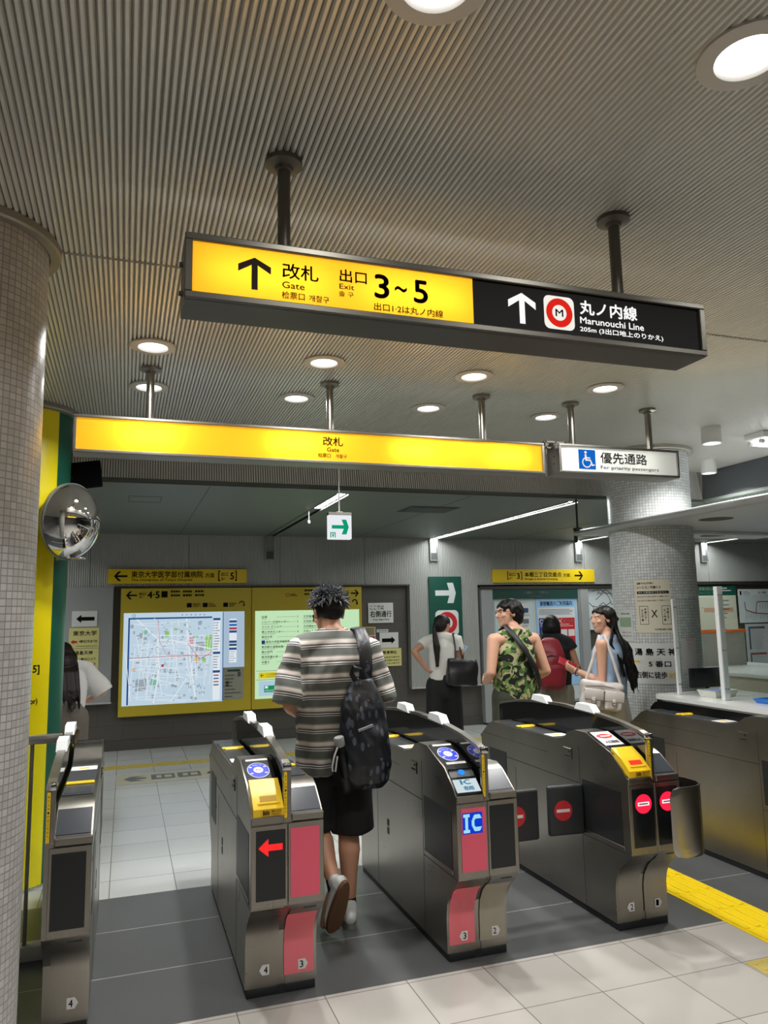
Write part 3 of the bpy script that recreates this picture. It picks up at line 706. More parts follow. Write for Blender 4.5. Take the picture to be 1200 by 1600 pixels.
def road(pts, w, mi, yy):
    for (a, b), (c, d) in zip(pts, pts[1:]):
        p, q = Vector(sn(a, b)), Vector(sn(c, d)); n_ = (q - p).normalized(); n_ = Vector((-n_.y, n_.x)) * w / 2
        m.quad(*[(v.x, yy, v.y) for v in (p + n_, p - n_, q - n_, q + n_)], mi)
rect(m, (mx0 - .02, mx0, mz0 - .01, mz1 + .02), y0, 1); rect(m, (mx0 - .02, mx1, mz1, mz1 + .02), y0, 1)
yy = y0 - .0004
for k in range(120):
    a, b = g.random() * .96, g.random() * .95; w_, h_ = g.uniform(.01, .045), g.uniform(.01, .04); p = sn(a, b); rect(m, (p[0], min(p[0] + w_, mx1), p[1], min(p[1] + h_, mz1)), yy, 2)
for a, b, w_, h_, c in ((.42, .78, .05, .07, 3), (.92, .6, .1, .2, 3), (.53, .86, .05, .03, 3), (.15, .82, .06, .05, 4), (.76, .76, .07, .04, 4), (.26, .2, .08, .09, 4), (.72, .68, .05, .09, 5), (.78, .47, .07, .06, 6), (.03, .38, .05, .04, 6), (.88, .46, .05, .05, 3), (.8, .6, .1, .12, 2), (.08, .15, .14, .14, 2)):
    p = sn(a, b); rect(m, (p[0], min(p[0] + w_ * 1.0, mx1), p[1], min(p[1] + h_, mz1)), yy - .0003, c)
for k in range(22):
    a = g.random(); road([(a, g.random() * .4), (a + g.uniform(-.12, .12), g.uniform(.6, 1))], .007, 7, yy - .0006); b = g.random(); road([(g.random() * .3, b), (g.uniform(.6, 1), min(1, max(0, b + g.uniform(-.12, .12))))], .006, 7, yy - .0006)
for pts, w_ in (([(.3, .0), (.36, .4), (.33, .75), (.5, .74), (1, .62)], .016), ([(.68, 1), (.72, .6), (.8, .05)], .018), ([(0, .52), (1, .56)], .016), ([(.08, 1), (.33, .76)], .014), ([(.5, .0), (.78, .4)], .01), ([(.25, .3), (.6, .2)], .01)): road(pts, w_, 7, yy - .0009)
road([(.28, 1), (.38, .92), (.55, .9), (.75, .86), (1, .82)], .03, 0, yy - .0011)
road([(.33, 1), (.36, .72), (.45, .56), (1, .545)], .007, 5, yy - .0014); road([(.0, .54), (1, .55)], .006, 8, yy - .0014); road([(.7, .7), (.85, .5), (1, .58)], .006, 8, yy - .0014)
rect(m, (.44, .47, 1.0, 1.03), yy - .0016, 8)
for k in range(60): p = sn(g.random() * .95, g.random() * .97); rect(m, (p[0], p[0] + g.uniform(.01, .03), p[1], p[1] + .005), yy - .0016, 9)
m.build('map_print', [MAPB, MAPN, MAPG, MAPGR, MAPT, MAPP, MAPO, MAPW, MAPR, MAPK], mp)
m = MB(); rect(m, (1.075, 1.165, .56, 1.6), y0, 0)
for z in (1.565, 1.135, .9): rect(m, (1.075, 1.165, z, z + .03), yy, 1)
for z0, z1, n_ in ((1.18, 1.55, 11), (.95, 1.12, 5)): lines(m, (1.08, 1.16, z0, z1), yy, n_, 2, .3, n_, .6)
for k, c in enumerate((3, 1, 3, 2)): rect(m, (1.085, 1.15, .86 - .04 * k, .875 - .04 * k), yy, c)
for k in range(6): rect(m, (.68 + .055 * k, .692 + .055 * k, 1.635, 1.647), yy, 2)
rect(m, (1.28, 1.375, 1.02, 1.58), y0, 0)
for k, (z, c) in enumerate(((1.56, 1), (1.515, 4), (1.47, 3), (1.43, 1), (1.38, 0), (1.3, 1), (1.26, 2), (1.21, 1))): rect(m, (1.28, 1.375, z - .03, z), yy, c)
lines(m, (1.285, 1.37, 1.03, 1.17), yy, 5, 2, .2, 5, .6)
rect(m, (1.195, 1.205, .545, 1.67), yy, 1)
for k in range(16):
    a, b = 2 * math.pi * k / 16, 2 * math.pi * (k + 1) / 16; P = lambda r, a: (.1 + r * math.cos(a), yy, 1.64 + r * math.sin(a)); m.quad(P(.016, a), P(.021, a), P(.021, b), P(.016, b), 2)
m.build('legend_print', [MAPW, MAPN, MAPK, MAPR, glow('lit_map_brightblue', '#2f7fd6', .7)], mp)
lf = MB(); rect(lf, (1.205, 1.465, .555, .955), 9.9813); lo = lf.build('grey_leaflet', pbr('grey_leaflet', '#a3a294', .6), t)
m = MB(); rect(m, (1.26, 1.42, .905, .93), y0, 0); lines(m, (1.23, 1.44, .57, .88), y0, 7, 1, .35, 8, .4); rect(m, (1.24, 1.28, .72, .79), y0, 1); rect(m, (1.39, 1.43, .84, .9), y0, 1)
m.build('leaflet_print', [GREEN, GREYINK], lo)
t = thing('directory_board', 'large yellow wall board with a lit pale green list, behind the striped shirt man', 'notice board', (2.33, 10.0, .41))
MB().rbox(1.572, 3.085, 9.985, 10.08, .41, 1.985, .004, 0, 1).build('yellow_panel', MUST, t)
m = MB(); y = 9.982
arrow(m, (2.93, 3.045, 1.85, 1.94), y, 'r', .2, head=.5)
for k in range(16):
    a, b = R(180 - 13 * k), R(180 - 13 * (k + 1)); P = lambda r, a: (2.985 + r * math.cos(a), y, 1.775 + r * math.sin(a)); m.quad(P(.024, a), P(.04, a), P(.04, b), P(.024, b))
m.poly([(3.0, y, 1.762), (3.036, y, 1.762), (3.016, y, 1.73)])
for k in range(4): lines(m, (2.28 + .16 * (k % 2), 2.4 + .16 * (k % 2), 1.87 + .05 * (k // 2), 1.91 + .05 * (k // 2)), y, 1, 0, .6, k, .9)
lines(m, (2.09, 2.19, 1.86, 1.9), y, 2, 0, .5, 3)
for k in range(16):
    a, b = 2 * math.pi * k / 16, 2 * math.pi * (k + 1) / 16; P = lambda r, a: (2.05 + r * math.cos(a), y, 1.88 + r * math.sin(a)); m.quad(P(.02, a), P(.028, a), P(.028, b), P(.02, b), 1)
write(m, '2~3', (2.75, 2.9, 1.86, 1.93), y, 0, .02)
m.build('lettering', [INK, RED], t)
bx = MB(); rect(bx, (1.615, 3.045, .54, 1.675), 9.9815); mp = bx.build('list_light_box', LISTG, t)
m = MB()
names_l = ['役場', 'シルバー人材センター', 'スカラ グリシア', '郷土中央センター', '東京大学', '東京大学医学部附属病院', '東京都水道歴史館', '東大赤門', '東洋学園大学', '本富士', ]
names_r = ['文京福祉教育センター支所', '文京総合体育館', '文京福祉センター湯島', '文京ふるさと歴史館', '真砂町', '本郷給水所公苑', '本郷小学校', '本郷消防署', '本郷台中', '湯島小学校']
for c, (x, nn) in enumerate(((1.70, names_l), (2.26, names_r))):
    for k, s_ in enumerate(nn):
        z = 1.59 - .065 * k; write(m, s_, (x + (.055 if k in (4, 5) and c or (k == 5 and not c) else 0), None, z - .014, z + .02), y0, 0, 0, 1)
        rect(m, (x, x + .02 * len(s_) + .02, z - .027, z - .023), y0, 0); rect(m, (x + .2, x + .46, z, z + .0025), y0, 0); write(m, str(5 - k // 2), (x + .475, None, z - .012, z + .016), y0, 0, 0, 1)
        if (k == 5 and not c) or (c and k in (4, 5)): rect(m, (x, x + .045, z - .022, z + .024), y0, 1)
rect(m, (1.63, 3.03, .893, .897), y0, 0); rect(m, (1.63, 3.03, .78, .784), y0, 0)
rect(m, (1.665, 2.06, .80, .875), y0, 2); arrow(m, (1.685, 1.73, .815, .86), y0 - .0005, 'l', .2, 0); write(m, 'バス利用は東口へ', (1.76, 2.03, .835, .862), y0 - .0005, 0, 0, 1); lines(m, (1.76, 2.03, .81, .83), y0 - .0005, 2, 0, .3, 4)
rect(m, (1.665, 3.0, .575, .765), y0, 3)
rect(m, (1.735, 1.895, .62, .705), y0 - .0005, 4); rect(m, (1.745, 1.785, .67, .7), y0 - .001, 5); write(m, 'バスのりば', (1.745, 1.885, .63, .655), y0 - .001, 5, .01, 1)
for k in range(6):
    a, b = 2.0 + .33 * (k // 2), .61 + .08 * (k % 2); write(m, '①②③'[k // 2], (a, a + .02, b, b + .03), y0 - .0005, 1, 0, 1)
    for q in (0, 1): rect(m, (a + .035, a + .16, b - .01 + .03 * q, b + .008 + .03 * q), y0 - .0004, 1); rect(m, (a + .038, a + .157, b - .007 + .03 * q, b + .005 + .03 * q), y0 - .0008, 5)
m.build('list_print', [LISTK, LISTN, LISTY, LISTB, LISTGR, MAPW], mp)

# paper notices and posters
def notice(name, r, y, mat, label, cat='notice', frame=None, depth=.006, group=None):
    t = thing(name, label, cat, ((r[0] + r[1]) / 2, y, r[2]), group)
    s_ = MB().box(r[0], r[1], y - depth, y, r[2], r[3]).build('sheet', mat, t)
    return t, y - depth - .0012
t, y = notice('paper_notice', (3.21, 3.58, 1.48, 1.76), 10.09, PAPER, 'white paper notice asking people to keep right, on the dark wall')
m = MB()
for s_, r_, b_ in (('ここでは', (3.235, 3.44, 1.665, 1.725), .01), ('右側通行', (3.235, 3.555, 1.56, 1.65), .02), ('Keep Right Here', (3.28, 3.52, 1.51, 1.54), .025)): write(m, s_, r_, y, 0, b_)
m.build('lettering', INK, t)
t, y = notice('paper_notice', (3.11, 3.31, 1.13, 1.43), 10.09, PAPER, 'small colour leaflet with a map and a red strip beside the yellow board', 'leaflet')
m = MB(); rect(m, (3.12, 3.30, 1.31, 1.42), y, 0); rect(m, (3.12, 3.30, 1.25, 1.30), y, 1); rect(m, (3.10, 3.115, 1.13, 1.43), y, 2); rect(m, (3.11, 3.31, 1.418, 1.43), y, 2); lines(m, (3.13, 3.29, 1.33, 1.41), y - .001, 4, 4, .3, 2); write(m, '本郷案内図', (3.14, 3.28, 1.262, 1.288), y - .001, 3, .01, 1); lines(m, (3.13, 3.29, 1.15, 1.24), y, 5, 4, .3, 4)
m.build('print', [pbr('map_olive', '#8f8a6a', .6), RED, YELLOW, PAPER, GREYINK], t)
t, y = notice('paper_label', (3.33, 3.50, 1.35, 1.39), 10.09, PAPER, 'tiny white label strip above the right arrow notice', 'label')
m = MB(); lines(m, (3.34, 3.49, 1.355, 1.385), y, 1, 0, .4, 3, .95); m.build('print', GREYINK, t)
t, y = notice('paper_notice', (3.37, 3.65, 1.13, 1.345), 10.09, PAPER, 'white notice with a solid black arrow pointing right')
m = MB(); arrow(m, (3.405, 3.60, 1.185, 1.29), y, 'r', .5, head=.28, solid=True); m.build('black_arrow', INK, t)
t, y = notice('paper_notice', (3.33, 3.69, .88, 1.125), 10.09, CREAM, 'yellowish shrine notice under the right arrow notice')
m = MB(); write(m, '根津神社', (3.41, 3.62, 1.045, 1.095), y, 0, .02)
for k in range(3): write(m, ('この出口を出て右折する', 'お客様は改札を出て', '徒歩１５分の所です')[k], (3.36, 3.66, .99 - .042 * k, 1.015 - .042 * k), y, 0, .01, 1)
m.build('lettering', INK, t)
t, y = notice('paper_notice', (-.62, -.33, 1.52, 1.71), 9.984, PAPER, 'white notice with a solid black arrow pointing left')
m = MB(); arrow(m, (-.57, -.36, 1.565, 1.665), y, 'l', .45, head=.28, solid=True); m.build('black_arrow', INK, t)
t, y = notice('paper_notice', (-.645, -.30, 1.262, 1.505), 9.984, CREAM, 'yellowish university notice with a red arrow, exit 4, under the left arrow notice')
m = MB(); write(m, '東京大学', (-.60, -.33, 1.41, 1.47), y, 0, .01); write(m, '4番出口を出て右', (-.53, -.32, 1.325, 1.36), y, 0, .015, 1); arrow(m, (-.625, -.55, 1.31, 1.365), y, 'l', .45, 1, .5, True); lines(m, (-.56, -.32, 1.275, 1.295), y, 1, 0, .3, 2, .9); m.build('lettering', [INK, RED], t)
t, y = notice('paper_notice', (-.645, -.30, 1.005, 1.255), 9.984, CREAM, 'yellowish shrine notice for exit 5, eight minutes on foot')
m = MB(); write(m, '湯島天神', (-.575, -.37, 1.18, 1.23), y, 0, .01); write(m, '5番出口より', (-.52, -.33, 1.115, 1.145), y, 0, .01, 1); write(m, '徒歩', (-.51, -.42, 1.045, 1.085), y, 0, .01, 1); write(m, '8分', (-.41, -.33, 1.045, 1.085), y, 1, .01, 1); arrow(m, (-.625, -.55, 1.1, 1.155), y, 'l', .45, 1, .5, True); m.build('lettering', [INK, RED], t)
t, y = notice('paper_notice', (-.50, -.33, .76, .97), 9.984, PAPER, 'small white sheet low on the wall left of the map board')
m = MB(); lines(m, (-.48, -.36, .90, .95), y, 2, 0, .4, 2, .5); m.build('print', GREYINK, t)
# green line sign
t = sign_plate('line_sign', (4.085, 4.59, .595, 2.12), 9.985, GREEN, 'tall dark green wall sign with a white right arrow and red ring logo', 'sign', .025)
m = MB(); arrow(m, (4.18, 4.50, 1.74, 2.03), 9.9585, 'r', .26, head=.36); m.build('white_arrow', pbr('sign_white', '#cfd3d2', .5), t)
metro_logo(t, 4.35, 1.46, .36, 9.9585, False)
# notice board with posters
t = thing('notice_board', 'grey framed notice board with a dark green information header', 'notice board', (5.84, 10.0, .3))
MB().box(5.10, 6.60, 10.02, 10.08, .25, 1.93).build('backing', pbr('board_backing', '#c5cbcc', .5), t)
m = MB(); m.box(5.07, 5.105, 9.99, 10.05, .25, 1.93).box(6.555, 6.6, 9.99, 10.05, .25, 1.93).box(5.105, 6.555, 9.99, 10.05, .25, .29); m.build('metal_frame', pbr('board_frame', '#a9adae', .35, .5), t)
h = MB().box(5.105, 6.555, 9.985, 10.05, 1.79, 1.925).build('header', pbr('header_green', '#0e3f36', .5), t)
m = MB(); write(m, '交通局からのお知らせ', (5.62, 6.03, 1.855, 1.895), 9.983, 0, .012, 1); write(m, 'Information', (5.75, 5.92, 1.81, 1.835), 9.983, 0, .01, 1); m.build('header_lettering', WHITE, h)
t, y = notice('wall_poster', (5.14, 5.78, .72, 1.75), 10.019, pbr('poster_pale', '#c3d3d8', .5), 'pale poster with rows of small pictures behind the camouflage top man', 'poster')
m = MB(); rect(m, (5.2, 5.72, .85, 1.72), y, 0)
for i in range(5):
    for j in range(3):
        if (i + j) % 2 == 0 or j != 1: rect(m, (5.26 + .17 * j, 5.36 + .17 * j, 1.58 - .16 * i, 1.65 - .16 * i), y - .001, 1 + (i + j) % 2); lines(m, (5.25 + .17 * j, 5.38 + .17 * j, 1.53 - .16 * i, 1.565 - .16 * i), y - .001, 2, 3, .4, i * 3 + j)
m.build('print', [PAPER, pbr('navy_print', '#2d4a70', .5), pbr('grey_print', '#6d7478', .5), GREYINK], t)
t, y = notice('wall_poster', (5.83, 6.53, .50, 1.785), 10.019, SKYB, 'pale blue transfer service poster with a blue and a red box', 'poster')
m = MB(); write(m, '振替輸送のご利用案内', (5.90, 6.46, 1.675, 1.75), y, 4, .015); rect(m, (5.86, 6.50, .85, 1.65), y, 0); lines(m, (5.88, 6.48, 1.54, 1.63), y - .001, 5, 4, .4, 3, .85)
rect(m, (5.87, 6.175, 1.02, 1.495), y - .001, 1); rect(m, (6.19, 6.49, 1.02, 1.495), y - .001, 2)
for k in range(20):
    a, b = 2 * math.pi * k / 20, 2 * math.pi * (k + 1) / 20; P = lambda r, a: (5.915 + r * math.cos(a), y - .002, 1.445 + r * math.sin(a)); m.quad(P(.022, a), P(.033, a), P(.033, b), P(.022, b), 0)
for d in (1, -1): m.quad(*[(6.235 + p[0] * d, y - .002, 1.445 + p[1]) for p in ((-.035, -.028), (-.028, -.035), (.035, .028), (.028, .035))], 0)
for a in (5.96, 6.29): write(m, '利用できる場合' if a < 6 else '利用できない場合', (a, a + .19, 1.43, 1.465), y - .002, 0, .01, 1); lines(m, (a - .07, a + .19, 1.36, 1.41), y - .002, 2, 0, .35, 4); rect(m, (a - .05, a + .06, 1.22, 1.32), y - .002, 0 if a > 6 else 3); rect(m, (a + .08, a + .19, 1.22, 1.32), y - .002, 0); lines(m, (a - .07, a + .19, 1.06, 1.18), y - .002, 4, 0, .4, 9)
rect(m, (6.36, 6.50, .86, 1.0), y - .001, 5); lines(m, (5.88, 6.34, .87, 1.0), y - .001, 5, 4, .35, 12)
m.build('print', [PAPER, pbr('deep_blue_print', '#22358c', .5), RED, pbr('green_print', '#5da05c', .5), pbr('ink_blue', '#24467e', .5), pbr('poster_yellow', '#e8dc5a', .5)], t)
t, y = notice('wall_poster', (6.77, 7.30, 1.30, 1.925), 10.05, pbr('map_white', '#cfd6d8', .5), 'white line map poster left of the white column', 'poster')
m = MB(); mx0, mx1, mz0, mz1 = 6.78, 7.29, 1.32, 1.91
g = random.Random(5)
for k in range(6):
    a, b = g.random() * .4, g.random(); pts = [(a, b)]
    for q in range(7): a = min(1, a + g.uniform(.04, .2)); b = min(1, max(0, b + g.uniform(-.18, .12))); pts.append((a, b))
    road(pts, .012, 0, y)
m.build('print', GREYINK, t)
# far right boards seen over the counter
t, y = notice('guide_map', (8.86, 9.62, 1.17, 1.96), 10.02, pbr('guide_cream', '#cfcbb8', .5), 'station guide map with a green header behind the counter post', 'poster')
m = MB(); rect(m, (8.86, 9.62, 1.80, 1.96), y, 0); write(m, '駅構内案内図', (8.88, 9.18, 1.885, 1.94), y - .001, 1, .01, 1); write(m, 'Station Guide Map', (8.88, 9.2, 1.825, 1.86), y - .001, 1, .01, 1); lines(m, (9.25, 9.55, 1.86, 1.94), y - .001, 2, 1, .4, 3)
rect(m, (8.95, 9.55, 1.53, 1.60), y, 2); rect(m, (9.2, 9.28, 1.58, 1.65), y - .001, 3); lines(m, (8.9, 9.5, 1.2, 1.26), y, 2, 4, .3, 5); rect(m, (8.88, 8.95, 1.6, 1.615), y, 5); lines(m, (9.3, 9.5, 1.4, 1.75), y, 5, 4, .25, 6, .3)
m.build('print', [GREEN, WHITE, pbr('tan_print', '#c89a84', .5), RED, GREYINK, YELLOW], t)
t, y = notice('route_map', (9.70, 10.95, 1.34, 1.90), 10.05, pbr('map_white', '#cfd6d8', .5), 'white route map poster with a dark red line at the right edge', 'poster')
m = MB(); mx0, mx1, mz0, mz1 = 9.70, 10.95, 1.34, 1.90
write(m, '1', (9.74, 9.775, 1.80, 1.87), y, 0, .03); lines(m, (9.80, 9.98, 1.80, 1.87), y, 3, 1, .4, 3); write(m, '丸ノ内線', (10.13, 10.3, 1.82, 1.86), y, 0, .01, 1)
for pts in ([(.1, .62), (.11, .38), (.28, .28), (.5, .25), (1, .25)], [(.28, .28), (.31, .6), (.34, .62), (1, .62)]): road(pts, .016, 2, y)
for k in range(22): a = .12 + .04 * k; road([(a, .36 - .12 * min(1, k / 5)), (a - .01, .1 + .02 * (k % 3))], .006, 1, y)
for k in range(14): road([(.36 + .045 * k, .58), (.36 + .045 * k, .4)], .006, 1, y)
m.build('print', [INK, GREYINK, pbr('line_maroon', '#a03050', .5)], t)
t, y = notice('timetable', (9.80, 10.75, .36, 1.32), 10.05, pbr('table_grey', '#b9bdc0', .5), 'grey timetable poster under the route map at the right edge', 'poster')
m = MB()
for a in (9.86, 10.35):
    rect(m, (a, a + .35, 1.24, 1.275), y, 0); rect(m, (a, a + .035, .9, 1.24), y, 0); rect(m, (a, a + .35, .81, .845), y, 1); rect(m, (a, a + .03, .5, .81), y, 0); lines(m, (a + .05, a + .34, .9, 1.23), y, 16, 2, .4, 3, .7); lines(m, (a + .05, a + .34, .52, .8), y, 14, 2, .4, 4, .3)
m.build('print', [pbr('slate_print', '#454c5e', .5), pbr('dull_red_print', '#8c4a50', .5), pbr('faint_print', '#989da2', .5)], t)
# ------------------------------------------------------------------ ticket gates
SMOKE = glass('smoked_glass', '#8d9896', .55, .14); CLEAR = glass('clear_glass', '#f4f8f6', 1.0, .015)
DARKGLASS = pbr('dark_gloss_panel', '#0d0e10', .08, coat=.6)
SCREEN = pbr('gate_screen_dark', '#14181a', .2); PINK = pbr('pink_film', '#e0596f', .35, var=.04); PINKLOW = pbr('pink_film_low', '#e8707a', .35, var=.06)
LED = glow('led_red', '#ff2a2a', 1.6); TICKET = pbr('ticket_yellow', '#edc51c', .35); BUMPER = pbr('white_bumper', '#dfe3e3', .35)
SLOPE = pbr('display_glass', '#3a3f46', .22, spec=.5); PLATE = pbr('number_plate', '#d6d6d2', .4); TOPDECK = pbr('grey_top_deck', '#4a4d4f', .35, .3); ICBLUE = pbr('reader_blue', '#2238c4', .3, emit=.25)
STEELD = steel('brushed_steel_dark', '#7d7871', .32, 'x'); FLAP = pbr('flap_black', '#25272a', .5)
def side_profile():
    f = [(0, .035), (0, .20), (-.012, .255), (-.05, .315), (-.11, .365), (-.15, .40), (-.15, .735), (-.145, .765)]
    top = [(-.115, .80), (-.02, .872), (.09, .906), (.19, .942), (.30, .942), (.36, .925), (.42, .886), (.50, .866), (1.20, .862), (1.30, .868), (1.36, .845), (1.475, .765)]
    b = [(1.48, .735), (1.48, .40), (1.45, .365), (1.39, .315), (1.352, .255), (1.34, .20), (1.34, .035)]
    return f + top + b
def pentagon(m, u, z, d, v, mi=0, w=.03, h=.042):
    p = [(-w / 2, -h / 2), (w / 2, -h / 2), (w / 2 + .013, 0), (w / 2, h / 2), (-w / 2, h / 2)]
    m.poly([(u + d * a, v, z + b) for a, b in p], mi)
LOWC_PTS = [(0, .07), (0, .20), (-.012, .255), (-.05, .315), (-.085, .345)]
def half(t, side, o):
    """one half of a gate cabinet. side -1 = left half seen from the front. The right half is the left one turned end for end."""
    L = 1.34; flip = side > 0
    X = lambda u: (-u if flip else u); V = lambda v: (L - v if flip else v)
    def tr(m): m.v = [Vector((X(p.x), V(p.y), p.z)) for p in m.v]; return m
    u0, u1 = -.155, -.017
    part = lambda m, n, mat, par=t, sm=30: tr(m).build_local(n, mat, par, sm)
    prof = side_profile()
    part(MB().prism(prof, 'x', u0, u1), 'cabinet', o.get('steel', STEEL))
    part(MB().rbox(u0 + .006, u1, -.004, L + .004, 0, .035, .004), 'plinth', RUBBER)
    cab = t.children[-2]
    # seams of the side cladding
    m = MB(); w = .0018; xs = u0 - .0008
    for a, b, z0, z1 in ((.27, .272, .04, .86), (1.0, 1.002, .04, .62), (-.14, .27, .399, .402), (.27, 1.46, .66, .664), (.6, 1.46, .775, .777)): m.box(xs, u0 + .001, a, b, z0, z1)
    for z in (.36, .405): m.box(xs - .001, u0 + .001, .80, .83, z, z + .035)
    part(m, 'panel_seam', pbr('seam_dark', '#1f1e1c', .6), cab, None)
    m = MB(); m.rbox(xs - .003, u0, .34, .42, .775, .835, .006, 0, 1); part(m, 'lock_plate', STEELZ, cab)
    m = MB(); m.rbox(xs - .006, u0, .355, .405, .79, .80, .002, 0, 1); m.cyl((xs - .006, .36, .82), (xs, .36, .82), .006, 10); part(m, 'lock', BLACK, cab)
    # flap recess
    m = MB(); m.box(u0 - .0016, u0, -.09, .25, .43, .69); part(m, 'flap_recess', pbr('recess_dark', '#1b1d1e', .4), t, None)
    m = MB(); m.rbox(u0 - .004, u0, -.10, .26, .41, .43, .002, 0, 1); part(m, 'recess_sill', STEELZ, t)
    m = MB(); m.box(u0 - .0016, u0, 1.12, 1.36, .43, .69); part(m, 'far_recess', pbr('recess_dark', '#1b1d1e', .4), t, None)
    # top deck between the humps, display and stickers
    m = MB(); m.box(u0 + .012, u1 - .002, .50, 1.20, .860, .8675); part(m, 'top_deck', TOPDECK, t, None)
    m = MB(); m.rbox(u0 + .014, u1 - .004, .96, 1.0, .866, .876, .003, 0, 1); m.rbox(u0 + .03, u1 - .02, .945, .962, .866, .872, .002, 0, 1); part(m, 'ticket_outlet', TICKET)
    m = MB(); m.box(u0 + .02, u1 - .01, 1.04, 1.18, .8672, .8685); part(m, 'small_display', SLOPE, t, None)
    m = MB(); m.box(u0 + .014, u1 - .004, .56, .66, .8672, .8688, 0).box(u0 + .05, u1 - .04, .60, .625, .8688, .8694, 1); part(m, 'sticker', [PAPER, TICKET], t, None)
    # sloped display of the far end
    def slope(m, u_a, u_b, s0, s1, p=(1.475, .765), q=(1.36, .845), lift=.003, mi=0, th=.004):
        d = Vector((0, q[0] - p[0], q[1] - p[1])); n_ = Vector((0, -d.z, d.y)).normalized()
        if n_.z < 0: n_ = -n_
        A = Vector((0, p[0], p[1])); pts = []
        for lf in (lift - th, lift):
            for s_, u in ((s0, u_a), (s0, u_b), (s1, u_b), (s1, u_a)): w_ = A + d * s_ + n_ * lf; pts.append((u, w_.y, w_.z))
        m.add(pts, [(0, 1, 2, 3), (4, 5, 6, 7), (0, 1, 5, 4), (1, 2, 6, 5), (2, 3, 7, 6), (3, 0, 4, 7)], mi)
    return tr, part, slope, u0, u1
def build_local(self, name, mats, parent, smooth=None):
    ob = bpy.data.objects.new(name, self.mesh(name, mats, Vector((0, 0, 0)), smooth)); COL.objects.link(ob); ob.parent = parent; return ob
MB.build_local = build_local
def ellipse_on(slope_fn, m, uc, sc, ru, rs, p, q, lift, mi, n=28):
    d = Vector((0, q[0] - p[0], q[1] - p[1])); n_ = Vector((0, -d.z, d.y)).normalized()
    if n_.z < 0: n_ = -n_
    A = Vector((0, p[0], p[1]))
    pts = []
    for k in range(n):
        a = 2 * math.pi * k / n; w = A + d * (sc + rs * math.sin(a)) + n_ * lift; pts.append((uc + ru * math.cos(a), w.y, w.z))
    m.poly(pts, mi)
def text_on(m, txt, ua, ub, s0, s1, p, q, lift, mi, bold=0):
    d = Vector((0, q[0] - p[0], q[1] - p[1])); n_ = Vector((0, -d.z, d.y)).normalized()
    if n_.z < 0: n_ = -n_
    A = Vector((0, p[0], p[1]))
    write(m, txt, (ua, ub, s0, s1), 0, mi, bold, 1, fn=lambda a, b: tuple(Vector((a, 0, 0)) + A + d * b + n_ * lift))
